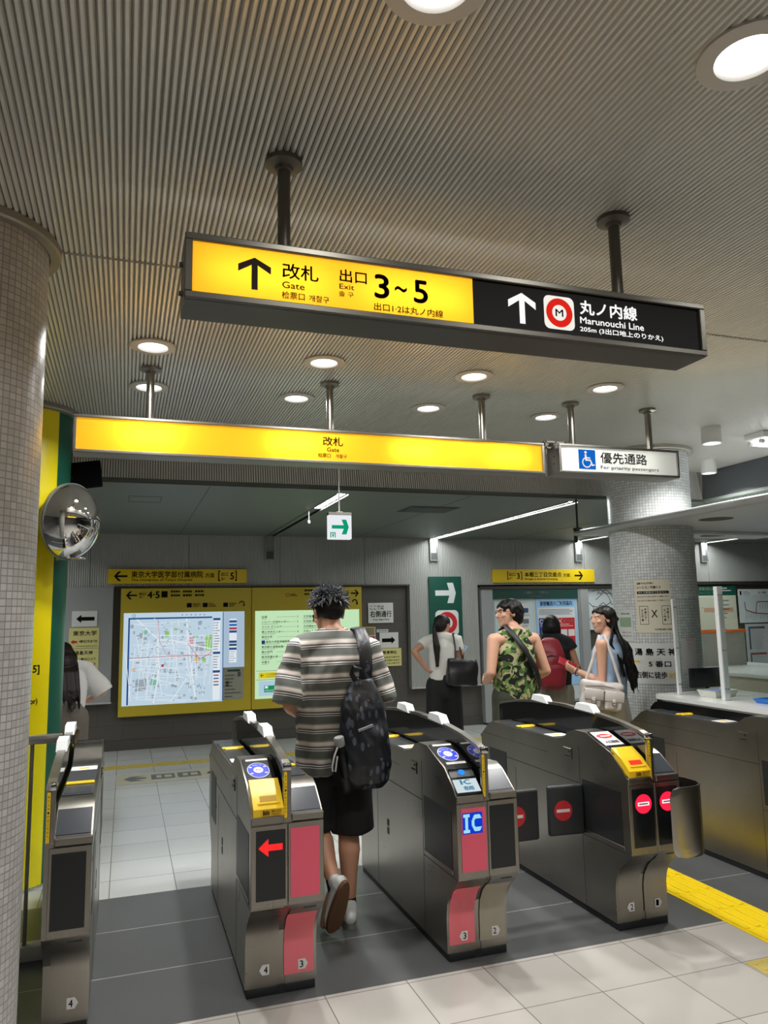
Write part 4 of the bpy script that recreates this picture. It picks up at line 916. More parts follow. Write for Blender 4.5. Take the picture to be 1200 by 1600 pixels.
def gate(cx, label, o):
    t = thing('ticket_gate', label, 'ticket gate', (0, 0, 0), 'ticket gates in a row')
    L = 1.34
    for side in o['halves']:
        tr, part, slope, u0, u1 = half(t, side, o)
        # reader hump (at this half's own approach end)
        P1, P2 = (-.02, .872), (.19, .942)
        m = MB(); slope(m, u0 + .008, u1 - .002, -.12, 1.0, P1, P2, .004, 0, .006); part(m, 'reader_panel', BLACKGLOSS, t, None)
        pr = t.children[-1]
        if o['style'][side] == 'closed':
            m = MB(); slope(m, u0 + .016, u1 - .006, .28, .95, P1, P2, .0052, 0, .0008); ellipse_on(None, m, (u0 + u1) / 2 + .004, .72, .048, .11, P1, P2, .0058, 1)
            slope(m, u0 + .05, u1 - .03, .69, .745, P1, P2, .0066, 0, .0006); text_on(m, '入口専用', u0 + .035, u1 - .02, .36, .5, P1, P2, .006, 2); part(m, 'closed_sticker', [PAPER, RED, GREYINK], pr, None)
        else:
            m = MB(); uc = (u0 + u1) / 2; ellipse_on(None, m, uc, .52, .050, .30, P1, P2, .0046, 1); ellipse_on(None, m, uc, .52, .047, .28, P1, P2, .0052, 0); ellipse_on(None, m, uc, .52, .022, .12, P1, P2, .0058, 1)
            text_on(m, 'タッチ', uc - .013, uc + .013, .49, .55, P1, P2, .0062, 2, .01)
            for du, ds in ((-.032, .12), (.032, .12), (-.032, -.12), (.032, -.12)): slope(m, uc + du - .006, uc + du + .006, .50 + ds, .54 + ds, P1, P2, .0058, 1, .0004)
            text_on(m, 'ICカード', uc - .02, uc + .02, .69, .73, P1, P2, .0058, 1)
            part(m, 'ic_mark', [ICBLUE, PAPER, RED], pr, None)
            m = MB(); slope(m, u0 + .024, u1 - .014, .90, .97, P1, P2, .0052, 0, .0008); slope(m, u0 + .024, u1 - .014, .08, .16, P1, P2, .0052, 0, .0008); text_on(m, 'ICカードをタッチ', u0 + .035, u1 - .025, .1, .14, P1, P2, .0058, 1); part(m, 'label_strip', [PAPER, GREYINK], pr, None)
        Q1, Q2 = (-.15, .768), (-.02, .872)
        if o['style'][side] in ('ticket', 'closed'):
            m = MB(); a, b = u0 + .008, u1 - .002
            m.prism([(-.155, .768), (-.16, .80), (-.10, .852), (-.085, .860), (-.02, .895), (-.015, .872), (-.12, .79)], 'x', a, b); part(m, 'ticket_slot', TICKET, t)
            ts = t.children[-1]
            F1, F2 = (-.16, .80), (-.10, .852)
            m = MB(); slope(m, a + .032, b - .024, .48, .82, F1, F2, .0012, 0, .001); slope(m, a + .022, b - .012, .30, .42, F1, F2, .004, 1, .004); part(m, 'slot_mouth', [pbr('slot_shade', '#b8900c', .5) if o['style'][side] == 'ticket' else pbr('slot_red', '#c8281c', .4, emit=.6), TICKET], ts, None)
            m = MB(); m.quad((a + .035, -.1615, .772), (b - .008, -.1615, .772), (b - .008, -.1645, .797), (a + .035, -.1645, .797), 1)
            write(m, '投入口', (a + .075, b - .014, .786, .796), 0, 0, .01, 1, fn=lambda q, z: (q, -.1622 - (z - .772) * .12, z)); write(m, 'Ticket in', (a + .075, b - .02, .776, .783), 0, 0, 0, 1, fn=lambda q, z: (q, -.1622 - (z - .772) * .12, z))
            for k in range(4): rect_ = (a + .04 + .007 * k, a + .045 + .007 * k, .776, .795 - .004 * (k % 2)); m.quad(*[(p, -.1622 - (z - .772) * .12, z) for p, z in ((rect_[0], rect_[2]), (rect_[1], rect_[2]), (rect_[1], rect_[3]), (rect_[0], rect_[3]))], 0)
            part(m, 'slot_label', [INK, pbr('label_gold', '#c9a012', .5)], ts, None)
        else:
            m = MB(); slope(m, u0 + .008, u1 - .002, 0, 1.0, Q1, Q2, .004, 0, .006); part(m, 'reader_front', BLACKGLOSS, t, None)
            rf = t.children[-1]
            m = MB(); slope(m, u0 + .012, u1 - .006, .08, .52, Q1, Q2, .0055, 0, .001); text_on(m, 'IC', u0 + .045, u1 - .04, .33, .5, Q1, Q2, .0062, 1, .01); text_on(m, '専用', u0 + .05, u1 - .035, .13, .28, Q1, Q2, .0062, 1); part(m, 'ic_only_card', [glow('ic_card_lit', '#dfeef2', .85), pbr('ic_teal', '#2d83a8', .5)], rf, None)
            m = MB(); slope(m, u0 + .012, u1 - .006, .60, .95, Q1, Q2, .0052, 0, .0008); part(m, 'grey_pad', pbr('reader_grey', '#54585c', .4), rf, None)
            m = MB(); ellipse_on(None, m, (u0 + u1) / 2 + .005, .76, .017, .10, Q1, Q2, .006, 0); part(m, 'blue_lamp', glow('blue_led', '#2f8df0', 1.2), rf, None)
        # far end: sloped display
        m = MB(); slope(m, u0 + .006, u1 - .002, -.02, 1.0, lift=.003, th=.006); part(m, 'display_bezel', BLACK, t, None); db = t.children[-1]
        m = MB(); slope(m, u0 + .010, u1 - .004, .08, .98, lift=.0045, th=.001); part(m, 'sloped_display', SLOPE, db, None)
        m = MB(); m.rbox(u0 - .002, u1, -.162, -.146, .736, .768, .004, 0, 1); part(m, 'front_cap', STEELZ)
        m = MB(); m.rbox(u0 - .002, u1, L + .136, L + .152, .736, .768, .004, 0, 1); part(m, 'far_cap', STEELZ)
        # far front face screen of this half (seen from the other end)
        m = MB(); m.box(u0 + .02, u1 - .004, L + .14, L + .1415, .43, .71); part(m, 'far_screen', SCREEN, t, None)
    # front faces as seen from the viewer's end, given in plain coordinates
    for side in o['halves']:
        a, b = (-.135, -.011) if side < 0 else (.011, .135)
        face = o['face'][side]
        m = MB(); e = .012
        m.rbox(-.155 if side < 0 else .001, -.001 if side < 0 else .155, -.153, -.148, .405, .732, .002, 0, 1)
        fp = m.build_local('front_panel', STEELZ, t, 30)
        m = MB(); m.box(a, b, -.1555, -.152, .435, .712); sc = m.build_local('front_screen', PINK if face in ('pink', 'ic') else SCREEN, t)
        y = -.1565
        if face == 'arrow':
            m = MB()
            for i in range(20):
                for j in range(20):
                    p, q = (i + .5) / 20, (j + .5) / 20
                    if (p < .42 and abs(q - .5) < p * 1.12 and (abs(q - .5) > p * 1.12 - .34 or abs(q - .5) < .13)) or (p >= .3 and abs(q - .5) < .13) or (.36 < p < .5 and .3 < abs(q - .5) < .5 and abs(abs(q - .5) - p * 1.05) < .22 and False):
                        rect(m, (a + .012 + .10 * i / 20, a + .012 + .10 * i / 20 + .0042, .602 + .085 * j / 20, .602 + .085 * j / 20 + .0036), y)
            m.build_local('led_arrow', LED, sc)
        if face == 'ic':
            m = MB(); rect(m, (a + .006, b - .018, .60, .692), y, 0)
            for i in range(20):
                for j in range(18):
                    p, q = i / 19, j / 17; I_ = p < .36 and ((q < .14 or q > .86) or .1 < p < .26); dx, dy = (p - .76) / .30, (q - .5) / .5; r_ = math.hypot(dx, dy); C_ = .52 < r_ < 1.0 and not (dx > .35 and abs(dy) < .42)
                    if (I_ or C_) and not (.36 < p < .44): rect(m, (a + .010 + .092 * i / 20, a + .0145 + .092 * i / 20, .605 + .082 * j / 18, .6092 + .082 * j / 18), y - .0006, 1)
            m.build_local('led_ic_sign', [glow('led_blue_field', '#0d3fd8', .9), glow('led_pale', '#a9e6f2', 1.0)], sc)
        if face == 'closed':
            m = MB(); cx_, cz_ = (a + b) / 2, .64; m.disc((cx_, cz_), .048, .046, y, 32, 0); rect(m, (cx_ - .034, cx_ + .034, cz_ - .009, cz_ + .009), y - .0006, 1); rect(m, (cx_ - .026, cx_ + .026, cz_ - .003, cz_ + .003), y - .0010, 2)
            m.build_local('led_no_entry', [glow('led_red_disc', '#ff1f3c', 1.5), glow('led_white', '#ffe6ea', 1.1), GREYINK], sc)
        a2, b2 = (-.15, -.008) if side < 0 else (.006, .148)
        m = MB(); low_ = [(v - .0015, z) for v, z in LOWC_PTS]; m.strip(low_, 'x', a2 + .006, b2 - .006)
        lp = m.build_local('lower_panel', PINKLOW if face in ('pink', 'ic') else o.get('low', {}).get(side, STEELZ), t, 40)
        m = MB(); m.box((a2 + b2) / 2 - .005, b2 - .02, -.122, -.117, .375, .379).box((a2 + b2) / 2 - .005, b2 - .02, -.1285, -.124, .386, .389); m.build_local('pull_slot', pbr('seam_dark', '#1f1e1c', .6), lp)
        m = MB(); ctr = (a2 + b2) / 2 + .012; pentagon(m, ctr, .105, side, -.0035, 0); pl_ = m.build_local('number_plate', PLATE, lp)
        m = MB(); write(m, o['num'][side], (ctr - .008, ctr + .008, .091, .119), -.0043, 0, .01); m.build_local('number', INK, pl_)
    # centre ridge
    if o.get('low_ridge'):
        m = MB(); m.prism([(.0, .70), (.0, .90), (.03, .925), (1.30, .925), (1.37, .91), (1.42, .87), (1.44, .80), (1.44, .70)], 'x', -.017, .05); m.build_local('ridge_panel', o['ridge'], t, 30)
        m = MB(); m.box(-.017, .05, .0, 1.44, .03, .70); m.build_local('ridge_base', STEELD, t)
        t.location = (cx, 3.43, 0); ORG[t.name] = Vector(t.location); return t
    rz = [(-.14, .745), (-.14, .945), (-.125, .968), (-.08, .982), (.10, 1.010), (.35, 1.032), (.67, 1.042), (.99, 1.032), (1.24, 1.010), (1.42, .982), (1.465, .968), (1.48, .945), (1.48, .745)]
    hw = .010
    up = o.get('ridge_lift', 0); rz = [(v, z + (up if z > .9 else 0)) for v, z in rz]
    m = MB(); inner = [(v, z - .012) for v, z in rz[2:-2]]; m.prism([(-.12, .80)] + inner + [(1.46, .80)], 'x', -hw * .5, hw * .5)
    m.build_local('ridge_panel', o['ridge'], t)
    m = MB(); k = len(rz)
    for i in range(k - 1):
        (v0, z0), (v1, z1) = rz[i], rz[i + 1]; d = Vector((v1 - v0, z1 - z0)).normalized(); n_ = Vector((d.y, -d.x)) * .016
        m.prism([(v0, z0), (v1, z1), (v1 + n_.x, z1 + n_.y), (v0 + n_.x, z0 + n_.y)], 'x', -.017, .017)
    m.prism([(.004, .03), (.004, .2), (-.008, .257), (-.046, .318), (-.106, .368), (-.145, .402), (-.145, .75), (-.12, .76), (1.46, .80), (1.476, .75), (1.476, .41), (1.44, .36), (1.335, .2), (1.335, .03)], 'x', -.0168, .0168)
    m.build_local('ridge_frame', STEELZ, t, 20)
    MB().box(-.018, .018, -.003, L + .003, 0, .0345).build_local('plinth', RUBBER, t)
    m = MB(); m.rbox(-.019, .019, -.150, -.118, .945 + up, .975 + up, .008, 0, 2); m.build_local('ridge_front_cap', pbr('bright_chrome', '#c8c8c8', .15, 1), t, 40)
    m = MB(); m.box(-.014, -.001, -.1425, -.139, .752, .940); ys = m.build_local('yellow_strip', TICKET, t)
    m = MB(); write(m, '切符はこちら', (-.004, -.011, .76, .93), 0, 0, 0, 1, fn=lambda a, b: (-.004 - .007 * (b - .76) / .17 if False else a, -.1432, b)); m = MB()
    for k, ch in enumerate('きっぷカードはこちらへ'): write(m, ch, (-.0105, -.0045, .918 - .0145 * k, .927 - .0145 * k), -.1432, 0, 0, 1)
    m.build_local('strip_lettering', INK, ys)
    m = MB(); m.box(-.001, .001, -.1405, -.138, .40, .945); m.build_local('centre_seam', pbr('seam_dark', '#1f1e1c', .6), t)
    for v in (.40, .90):
        zt = 1.034 + up if v < .8 else 1.036 + up
        m = MB(); m.prism([(v - .10, zt - .012), (v + .10, zt - .004), (v + .075, zt + .032), (v - .055, zt + .03)], 'x', -.023, .023); m.build_local('sensor_block', BUMPER, t, 20)
    # flaps standing out into the lane
    for (side, tip) in o.get('flaps', ()):
        sx = .155 * side
        m = MB(); w_ = abs(tip); th = .016
        m.rbox(0, w_, -th, th, .405, .665, .014, 0, 3); fl_ = m.build_local('flap_door', FLAP, t, 40)
        fl_.location = (sx, .255, 0); fl_.rotation_euler.z = R(o.get('flap_turn', 0)) if side > 0 else math.pi - R(o.get('flap_turn', 0))
        m = MB(); c = w_ * .60; yy = -th - .0012 if side > 0 else th + .0012; sgn = -1 if side > 0 else 1
        m.disc((c, .535), .052, .052, yy, 32, 0); m.box(c - .038, c + .038, min(yy, yy + sgn * .001), max(yy, yy + sgn * .001), .527, .543, 1)
        m.build_local('no_entry_mark', [RED, PAPER], fl_)
    t.location = (cx, 3.43, 0); ORG[t.name] = Vector(t.location)
    return t
gate(-.255, 'narrow ticket gate beside the left column with a black screen', dict(halves=(1,), style={1: 'ticket'}, face={1: 'dark'}, num={1: '4'}, ridge=SMOKE))
gate(.672, 'ticket gate with a red lit left arrow and one pink panel, lanes 4 and 3', dict(halves=(-1, 1), style={-1: 'ticket', 1: 'ticket'}, face={-1: 'arrow', 1: 'pink'}, num={-1: '4', 1: '3'}, ridge=SMOKE))
gate(1.605, 'ticket gate with a blue lit IC sign on a pink panel, lanes 3 and 2', dict(halves=(-1, 1), style={-1: 'ic', 1: 'ticket'}, face={-1: 'ic', 1: 'dark'}, num={-1: '3', 1: '2'}, ridge=DARKGLASS, low={1: pbr('worn_beige_film', '#a29b89', .45, .2, var=.08, vscale=10)}, flaps=((1, .34),)))
g4 = gate(2.535, 'ticket gate with red round no entry light and a curved steel guard', dict(halves=(-1, 1), style={-1: 'closed', 1: 'ticket'}, face={-1: 'closed', 1: 'closed'}, num={-1: '2', 1: '1'}, ridge=DARKGLASS, flaps=((-1, .21),), flap_turn=6))
# curved steel guard in front of the right screen of that gate
m = MB(); pl2 = [(2.512, 3.135), (2.53, 3.128), (2.62, 3.122), (2.68, 3.135), (2.725, 3.17), (2.745, 3.22), (2.745, 3.30), (2.72, 3.37), (2.692, 3.41)]
rows = []
for j, (z, inset) in enumerate(((.412, .055), (.42, .02), (.436, .006), (.455, 0), (.69, 0), (.712, .006), (.73, .02), (.738, .055))):
    row = []
    for i, (x, y) in enumerate(pl2):
        sft = inset * max(0, 1 - i / 3.0); row.append(Vector((x + sft, y, z)))
    rows.append(row)
def sheet(rows, th):
    q = MB(); n = len(rows[0]); off = []
    for r_ in rows:
        o_ = []
        for i, p in enumerate(r_):
            a, b = r_[max(0, i - 1)], r_[min(n - 1, i + 1)]; d = (b - a).normalized(); o_.append(p + Vector((-d.y, d.x, 0)) * th)
        off.append(o_)
    A = [p for r_ in rows for p in r_]; B = [p for r_ in off for p in r_]; k = len(A); R_ = len(rows); fs = []
    for j in range(R_ - 1):
        for i in range(n - 1):
            a = j * n + i; fs.append((a, a + 1, a + n + 1, a + n)); fs.append((k + a, k + a + n, k + a + n + 1, k + a + 1))
    for i in range(n - 1): fs.append((i, k + i, k + i + 1, i + 1)); a = (R_ - 1) * n + i; fs.append((a, a + 1, k + a + 1, k + a))
    for j in range(R_ - 1): a = j * n; fs.append((a, a + n, k + a + n, k + a)); a = j * n + n - 1; fs.append((a, k + a, k + a + n, a + n))
    return q.add(A + B, fs)
q = sheet(rows, .004); gd = q.build('curved_guard', pbr('guard_steel', '#aaa69d', .26, 1, var=.04), g4, 50)
m = MB(); m.rbox(2.66, 2.70, 3.36, 3.43, .44, .71, .004); m.build('guard_bracket', STEELD, g4, 30)
gate(3.785, 'ticket gate at the right edge beside the counter, only its side in view', dict(halves=(-1,), style={-1: 'ticket'}, face={-1: 'dark'}, num={-1: '1'}, ridge=pbr('black_screen', '#08090a', .4, spec=.2), low_ridge=True))

# ------------------------------------------------------------------ service counter
STONE = pbr('white_counter_stone', '#d9dad6', .18, var=.05, vscale=9)
t = thing('service_counter', 'white topped service counter with a black front right of the gates', 'counter', (4.6, 3.2, 0))
m = MB(); ct = [(3.86, .5), (3.86, 4.88), (3.89, 4.94), (3.95, 4.965), (4.62, 4.965), (4.62, .5)]
m.prism(ct, 'z', .918, .95); m.build('counter_top', STONE, t, 30)
MB().box(3.885, 4.55, .55, 4.92, .06, .918).build('counter_front', pbr('counter_black', '#101113', .3), t)
MB().box(3.90, 4.5, .6, 4.9, 0, .06).build('kick_plate', STEELD, t)
MB().prism([(6.2, 2.5), (6.2, 8.2), (7.6, 8.2), (7.6, 2.5)], 'z', .87, .90).build('back_counter_top', STONE, t)
MB().box(6.24, 7.55, 2.6, 8.1, 0, .87).build('back_counter_front', pbr('counter_beige', '#b5ac98', .5), t)
POSTM = pbr('post_white', '#dcdfdf', .3, .2)
t = thing('counter_screen', 'clear screen standing on the counter between two white metal posts', 'screen', (4.08, 4.4, .95))
def post(x, y, w, h, lab):
    m = MB(); m.rbox(x - w, x + w, y - w * .7, y + w * .7, .951, .951 + h, .003, 0, 1); p = m.build('post', POSTM, t, 30); p['label'] = lab
    m = MB()
    for z in (1.03, 1.30, .951 + h - .06):
        for d in (-.012, .012): m.cyl((x + d * w / .026, y - w * .7 - .003, z), (x + d * w / .026, y - w * .7 + .001, z), .005, 10)
    m.build('post_screw', pbr('screw_grey', '#77797a', .4, .6), p, 40)
post(4.03, 4.36, .026, .80, 'wide nearer white post'); post(4.0, 4.80, .016, .72, 'slim farther white post')
m = MB(); m.box(4.012, 4.016, 4.385, 4.788, 1.0, 1.68); m.build('clear_pane', CLEAR, t)
m = MB(); m.box(4.012, 4.016, 2.4, 4.335, 1.0, 1.68); m.build('clear_pane', CLEAR, t)
t = thing('counter_monitor', 'black flat monitor seen from behind on the far end of the counter', 'monitor', (4.32, 4.85, .95))
MB().rbox(4.17, 4.50, 4.86, 4.89, .985, 1.135, .006).build('monitor_back', BLACK, t, 30)
m = MB(); m.rbox(4.28, 4.38, 4.83, 4.91, .9505, .958, .003, 0, 1).rbox(4.315, 4.345, 4.865, 4.885, .957, 1.0, .003, 0, 1); m.build('monitor_stand', BLACK, t, 30)
def tray(name, label, cat, x, y, w, d, h, mat, rot=0, inset=None):
    t = thing(name, label, cat, (x, y, .951)); t.rotation_euler.z = R(rot)
    m = MB(); a = [(-w / 2, -d / 2), (w / 2, -d / 2), (w / 2, d / 2), (-w / 2, d / 2)]; k = .82; i_ = .93; rs = []
    for z, f in ((0, k), (h, 1), (h, i_), (.006, k * .93)): rs.append([Vector((p[0] * f, p[1] * f, z)) for p in a])
    m.rings(rs); m.build_local('tray_body', mat, t, 20)
    if inset: MB().box(-w * .42, w * .42, -d * .4, d * .4, h - .012, h - .004).build_local('tray_insert', inset, t)
    return t
tray('coin_tray', 'white angular box tray with a lilac insert on the counter', 'tray', 4.16, 4.58, .24, .17, .05, pbr('tray_white', '#d7d8cf', .4), 6, pbr('lilac_pad', '#8f93dc', .5))
tray('coin_tray', 'bright blue shallow tray on the counter at the right edge', 'tray', 4.20, 4.09, .24, .17, .03, pbr('tray_blue', '#2f7fe0', .35), 4)
# canopy above the counter
t = thing('counter_canopy', 'flat pale canopy with round holes hanging over the counter', 'canopy', (5.2, 4.5, 2.3))
m = MB(); m.box(4.07, 6.2, 2.0, 6.12, 2.30, 2.345); m.build('canopy_board', pbr('canopy_white', '#c3c6c6', .35), t)
m = MB(); m.cyl((4.055, 2.0, 2.325), (4.055, 6.14, 2.325), .032, 18); m.build('edge_rail', pbr('rail_silver', '#b8bab8', .3, .6), t, 40)
m = MB(); m.cyl((4.76, 5.46, 2.275), (6.3, 5.49, 2.275), .02, 12); m.build('cross_rail', WHITE, t, 40)
for x, y in ((4.43, 4.75), (5.42, 5.85)): MB().lathe([(.001, 2.2985), (.13, 2.2985), (.13, 2.30)], x, y, 32).build('round_hole', pbr('hole_shade', '#4a4844', .7), t)
m = MB(); m.box(4.03, 4.09, 6.10, 6.16, 2.36, 2.38).box(4.055, 4.065, 6.12, 6.14, 2.38, 2.68).box(4.03, 4.05, 6.12, 6.15, 2.24, 2.36); m.build('hanger', BLACK, t)
# orange framed partition behind the counter
t = thing('partition_screen', 'grey free standing partition with an orange edge behind the counter', 'partition', (6.6, 7.5, 0))
MB().box(6.52, 7.20, 7.40, 7.44, .905, 1.30).build('grey_panel', pbr('partition_grey', '#8f8c84', .5), t)
m = MB(); m.box(6.47, 7.22, 7.395, 7.445, 1.30, 1.335).box(6.47, 6.52, 7.395, 7.445, .905, 1.30); m.build('orange_edge', pbr('orange_edge', '#d9661c', .45), t)

# posters on the white column
def on_column(name, label, cx_, cy_, r, ang0, ang1, z0, z1, mat, cat='notice'):
    t = thing(name, label, cat, (cx_ + r * math.cos(R((ang0 + ang1) / 2)), cy_ + r * math.sin(R((ang0 + ang1) / 2)), z0))
    arc(cx_, cy_, r, ang0, ang1, z0, z1, 14).build('sheet', mat, t, 60)
    return t, (lambda a, b: (cx_ + (r + .0015) * math.cos(R(ang0) + (R(ang1) - R(ang0)) * a), cy_ + (r + .0015) * math.sin(R(ang0) + (R(ang1) - R(ang0)) * a), z0 + (z1 - z0) * b))
def wr(m, fn, txt, r, mi=0, bold=0, res=1): write(m, txt, r, 0, mi, bold, res, fn=fn)
def wq(m, fn, r, mi=0, n=6):
    for k in range(n):
        a, b = r[0] + (r[1] - r[0]) * k / n, r[0] + (r[1] - r[0]) * (k + 1) / n; m.quad(fn(a, r[2]), fn(b, r[2]), fn(b, r[3]), fn(a, r[3]), mi)
t, f = on_column('column_poster', 'cream transfer notice with a black X on the white column', 4.43, 5.55, .3605, -154, -108, 1.40, 1.845, pbr('notice_ivory', '#d8d3bd', .5))
m = MB(); wr(m, f, '当駅で大江戸線と', (.06, .55, .915, .955)); wr(m, f, 'メトロ 丸ノ内線との', (.06, .74, .83, .885), 0, .02); wq(m, f, (.06, .95, .735, .785)); wr(m, f, '改札内乗換はできません', (.09, .9, .745, .775), 1)
for k in range(2): wr(m, f, '地上に出てから改札口を通ってご乗換ください', (.06, .95, .67 - .075 * k, .695 - .075 * k), 0, .01)
wr(m, f, 'X', (.43, .60, .29, .43), 0, .06)
for a in (.1, .72):
    for r in ((a, a + .25, .16, .168), (a, a + .25, .5, .508), (a, a + .012, .16, .508), (a + .238, a + .25, .16, .508)): wq(m, f, r, 2, 3)
    for k, ch in enumerate('大江戸線' if a < .5 else '丸ノ内線'): wr(m, f, ch, (a + .05, a + .11, .40 - .06 * k, .45 - .06 * k), 0, .01); wr(m, f, '本郷三丁'[k], (a + .14, a + .2, .42 - .06 * k, .47 - .06 * k), 0, .01)
wr(m, f, '大江戸線 本郷三丁目駅', (.5, .96, .05, .085))
m.build('lettering', [INK, PAPER, GREYINK], t)
t, f = on_column('column_poster', 'large white shrine sign with bold black lettering and yellow walking minutes on the white column', 4.43, 5.55, .3615, -171, -101, .98, 1.315, pbr('notice_white', '#d9dcd9', .5))
m = MB(); wr(m, f, '湯 島 天 神', (.16, .93, .70, .88), 0, .05, 2); wr(m, f, '5 番口', (.42, .82, .42, .57), 0, .02, 2); wr(m, f, '右側に徒歩', (.16, .74, .14, .31), 0, .02, 2); wr(m, f, '8分', (.77, .97, .14, .29), 1, .03, 2); wq(m, f, (.12, .25, .52, .57), 1)
m.build('lettering', [INK, pbr('ochre_print', '#d8b93c', .5)], t)
t, f = on_column('column_poster', 'small pale leaflet with a green block on the white column, behind the long haired woman', 4.43, 5.55, .3605, -190, -160, 1.33, 1.60, pbr('notice_pale', '#ced3d0', .5))
m = MB(); wq(m, f, (.2, .9, .45, .75), 0); wr(m, f, '東京都交通局', (.3, .85, .84, .89), 1); wr(m, f, 'ご案内カウンター', (.3, .9, .25, .3), 2); wr(m, f, 'お問い合わせ', (.3, .9, .15, .19), 1); m.build('print', [pbr('sage_print', '#8fa88c', .5), GREYINK, RED], t)
t, f = on_column('column_poster', 'narrow white leaflet with red lines above the black monitor on the white column', 4.43, 5.55, .3605, -98, -73, 1.07, 1.36, pbr('notice_pinkwhite', '#d9d3d6', .5))
m = MB(); wq(m, f, (.0, 1, .985, 1.0), 0); wr(m, f, '駅員まで', (.3, .75, .9, .94), 0)
for k in range(4): wr(m, f, ('お困りのときは', 'お声がけ', 'ください', 'ご案内します')[k], (.35, .62 + .08 * (k % 2), .82 - .06 * k, .85 - .06 * k), 0)
m.build('print', [pbr('pink_print', '#d05a78', .5)], t)

# ------------------------------------------------------------------ railing, mirror, monitor on the left
t = thing('glass_railing', 'low glass railing with a silver top rail between the left column and the first gate', 'railing', (-.45, 4.2, 0))
RAIL = pbr('rail_stainless', '#bdb9b2', .25, .8)
m = MB(); m.rbox(-1.8, -.285, 4.18, 4.22, .995, 1.038, .004); m.build('top_rail', RAIL, t, 30)
for x in (-.30, -.42, -1.2): MB().rbox(x - (.012 if x > -.4 else .008), x + (.012 if x > -.4 else .008), 4.185, 4.215, .06, .998, .002, 0, 1).build('upright', pbr('rail_post', '#8d877c', .35, .6), t, 30)
MB().box(-1.75, -.31, 4.198, 4.204, .07, .99).build('glass_pane', CLEAR, t)
MB().rbox(-1.8, -.285, 4.16, 4.24, 0, .065, .004).build('kerb', pbr('kerb_pale', '#b8b5ad', .5), t, 30)
t = thing('safety_mirror', 'convex chrome safety mirror on the yellow and green column', 'mirror', (-.30, 5.1, 2.2))
ax = Vector((.72, -.69, -.10)).normalized(); zax = Vector((0, 0, 1)); sxv = ax.cross(zax).normalized(); upv = sxv.cross(ax).normalized()
MM = Matrix((sxv, upv, ax)).transposed()
def dome(r, depth, ry, base, back):
    prof = [(r * math.sin(R(a)) / math.sin(R(75)), depth * (math.cos(R(a)) - math.cos(R(75))) / (1 - math.cos(R(75)))) for a in range(75, 0, -5)] + [(.0005, depth)]
    q = MB().lathe(prof, 0, 0, 64); q.v = [base + MM @ Vector((p.x, p.y * ry, p.z)) for p in q.v]; return q
base = Vector((-.345, 5.14, 2.225))
dome(.215, .17, 1.12, base, 0).build('mirror_dome', pbr('mirror_chrome', '#e6e6e6', .02, 1), t, 60)
q = MB().lathe([(.216, -.002), (.22, .002), (.22, -.02), (.19, -.06), (.05, -.075), (.001, -.075)], 0, 0, 64); q.v = [base + MM @ Vector((p.x, p.y * 1.12, p.z)) for p in q.v]; q.build('mirror_back', pbr('mirror_shell', '#b9bcbd', .3, .6), t, 40)
m = MB(); m.limb([base + Vector((0, 0, -.22)) - ax * .03, (-.42, 5.20, 1.99)], [.012, .012]); m.rbox(-.34, -.25, 5.10, 5.17, 1.985, 1.995, .003, 0, 1); m.limb([base - ax * .07, (-.46, 5.26, 2.22)], [.02, .02]); m.build('mirror_arm', pbr('rail_stainless', '#bdb9b2', .25, .8), t, 40)
t = thing('wall_monitor', 'black monitor on the column above the convex mirror', 'monitor', (-.375, 5.7, 2.52))
m = MB(); m.rbox(-.19, .19, -.02, .02, -.08, .12, .008); MR = Matrix.Translation(Vector((-.375, 5.70, 2.60))) @ Matrix.Rotation(R(-8), 4, 'Z') @ Matrix.Rotation(R(-12), 4, 'X') @ Matrix.Rotation(R(-8), 4, 'Y')
m.xform(MR); m.build('monitor_case', pbr('monitor_matte', '#0c0c0d', .85, spec=.1), t, 30)
m = MB(); m.limb([(-.37, 5.71, 2.6), (-.47, 5.60, 2.6)], [.015, .015]); m.build('monitor_arm', BLACK, t)
# wall socket plate low on the dark wall
t = thing('wall_panel_plate', 'small metal access plate low on the dark wall below the yellow board', 'plate', (2.55, 10.09, .15))
MB().rbox(2.35, 2.75, 10.085, 10.1, .08, .40, .004, 0, 1).build('plate', pbr('plate_grey', '#78746c', .4, .4), t)
MB().box(2.52, 2.66, 10.08, 10.086, .24, .32).build('plate_label', PAPER, t)
# ------------------------------------------------------------------ people
def organic(name, mb, mats, parent=None, voxel=.007, smooth=5, disp=None, uv=None):
    """union of overlapping shapes as one continuous smooth surface"""
    me = mb.mesh('tmp', [], Vector((0, 0, 0))); ob = bpy.data.objects.new('tmp', me); COL.objects.link(ob)
    r = ob.modifiers.new('r', 'REMESH'); r.mode = 'VOXEL'; r.voxel_size = voxel; r.adaptivity = 0
    if smooth: q = ob.modifiers.new('s', 'SMOOTH'); q.factor = .5; q.iterations = smooth
    dg = bpy.context.evaluated_depsgraph_get(); dg.update()
    out = bpy.data.meshes.new_from_object(ob.evaluated_get(dg)); bpy.data.objects.remove(ob); bpy.data.meshes.remove(me)
    out.name = name
    if disp:
        ns = [v.normal.copy() for v in out.vertices]
        for v, n_ in zip(out.vertices, ns): v.co = disp(v.co.copy(), n_)
    out.polygons.foreach_set('use_smooth', [True] * len(out.polygons))
    out.materials.clear()
    for m_ in (mats if isinstance(mats, list) else [mats]): out.materials.append(m_)
    if uv:
        L = out.uv_layers.new(name='UVMap')
        for p in out.polygons:
            for li in p.loop_indices: L.data[li].uv = uv(out.vertices[out.loops[li].vertex_index].co)
    o = bpy.data.objects.new(name, out); COL.objects.link(o)
    if parent: o.parent = parent
    return o
def V(*a): return Vector(a)
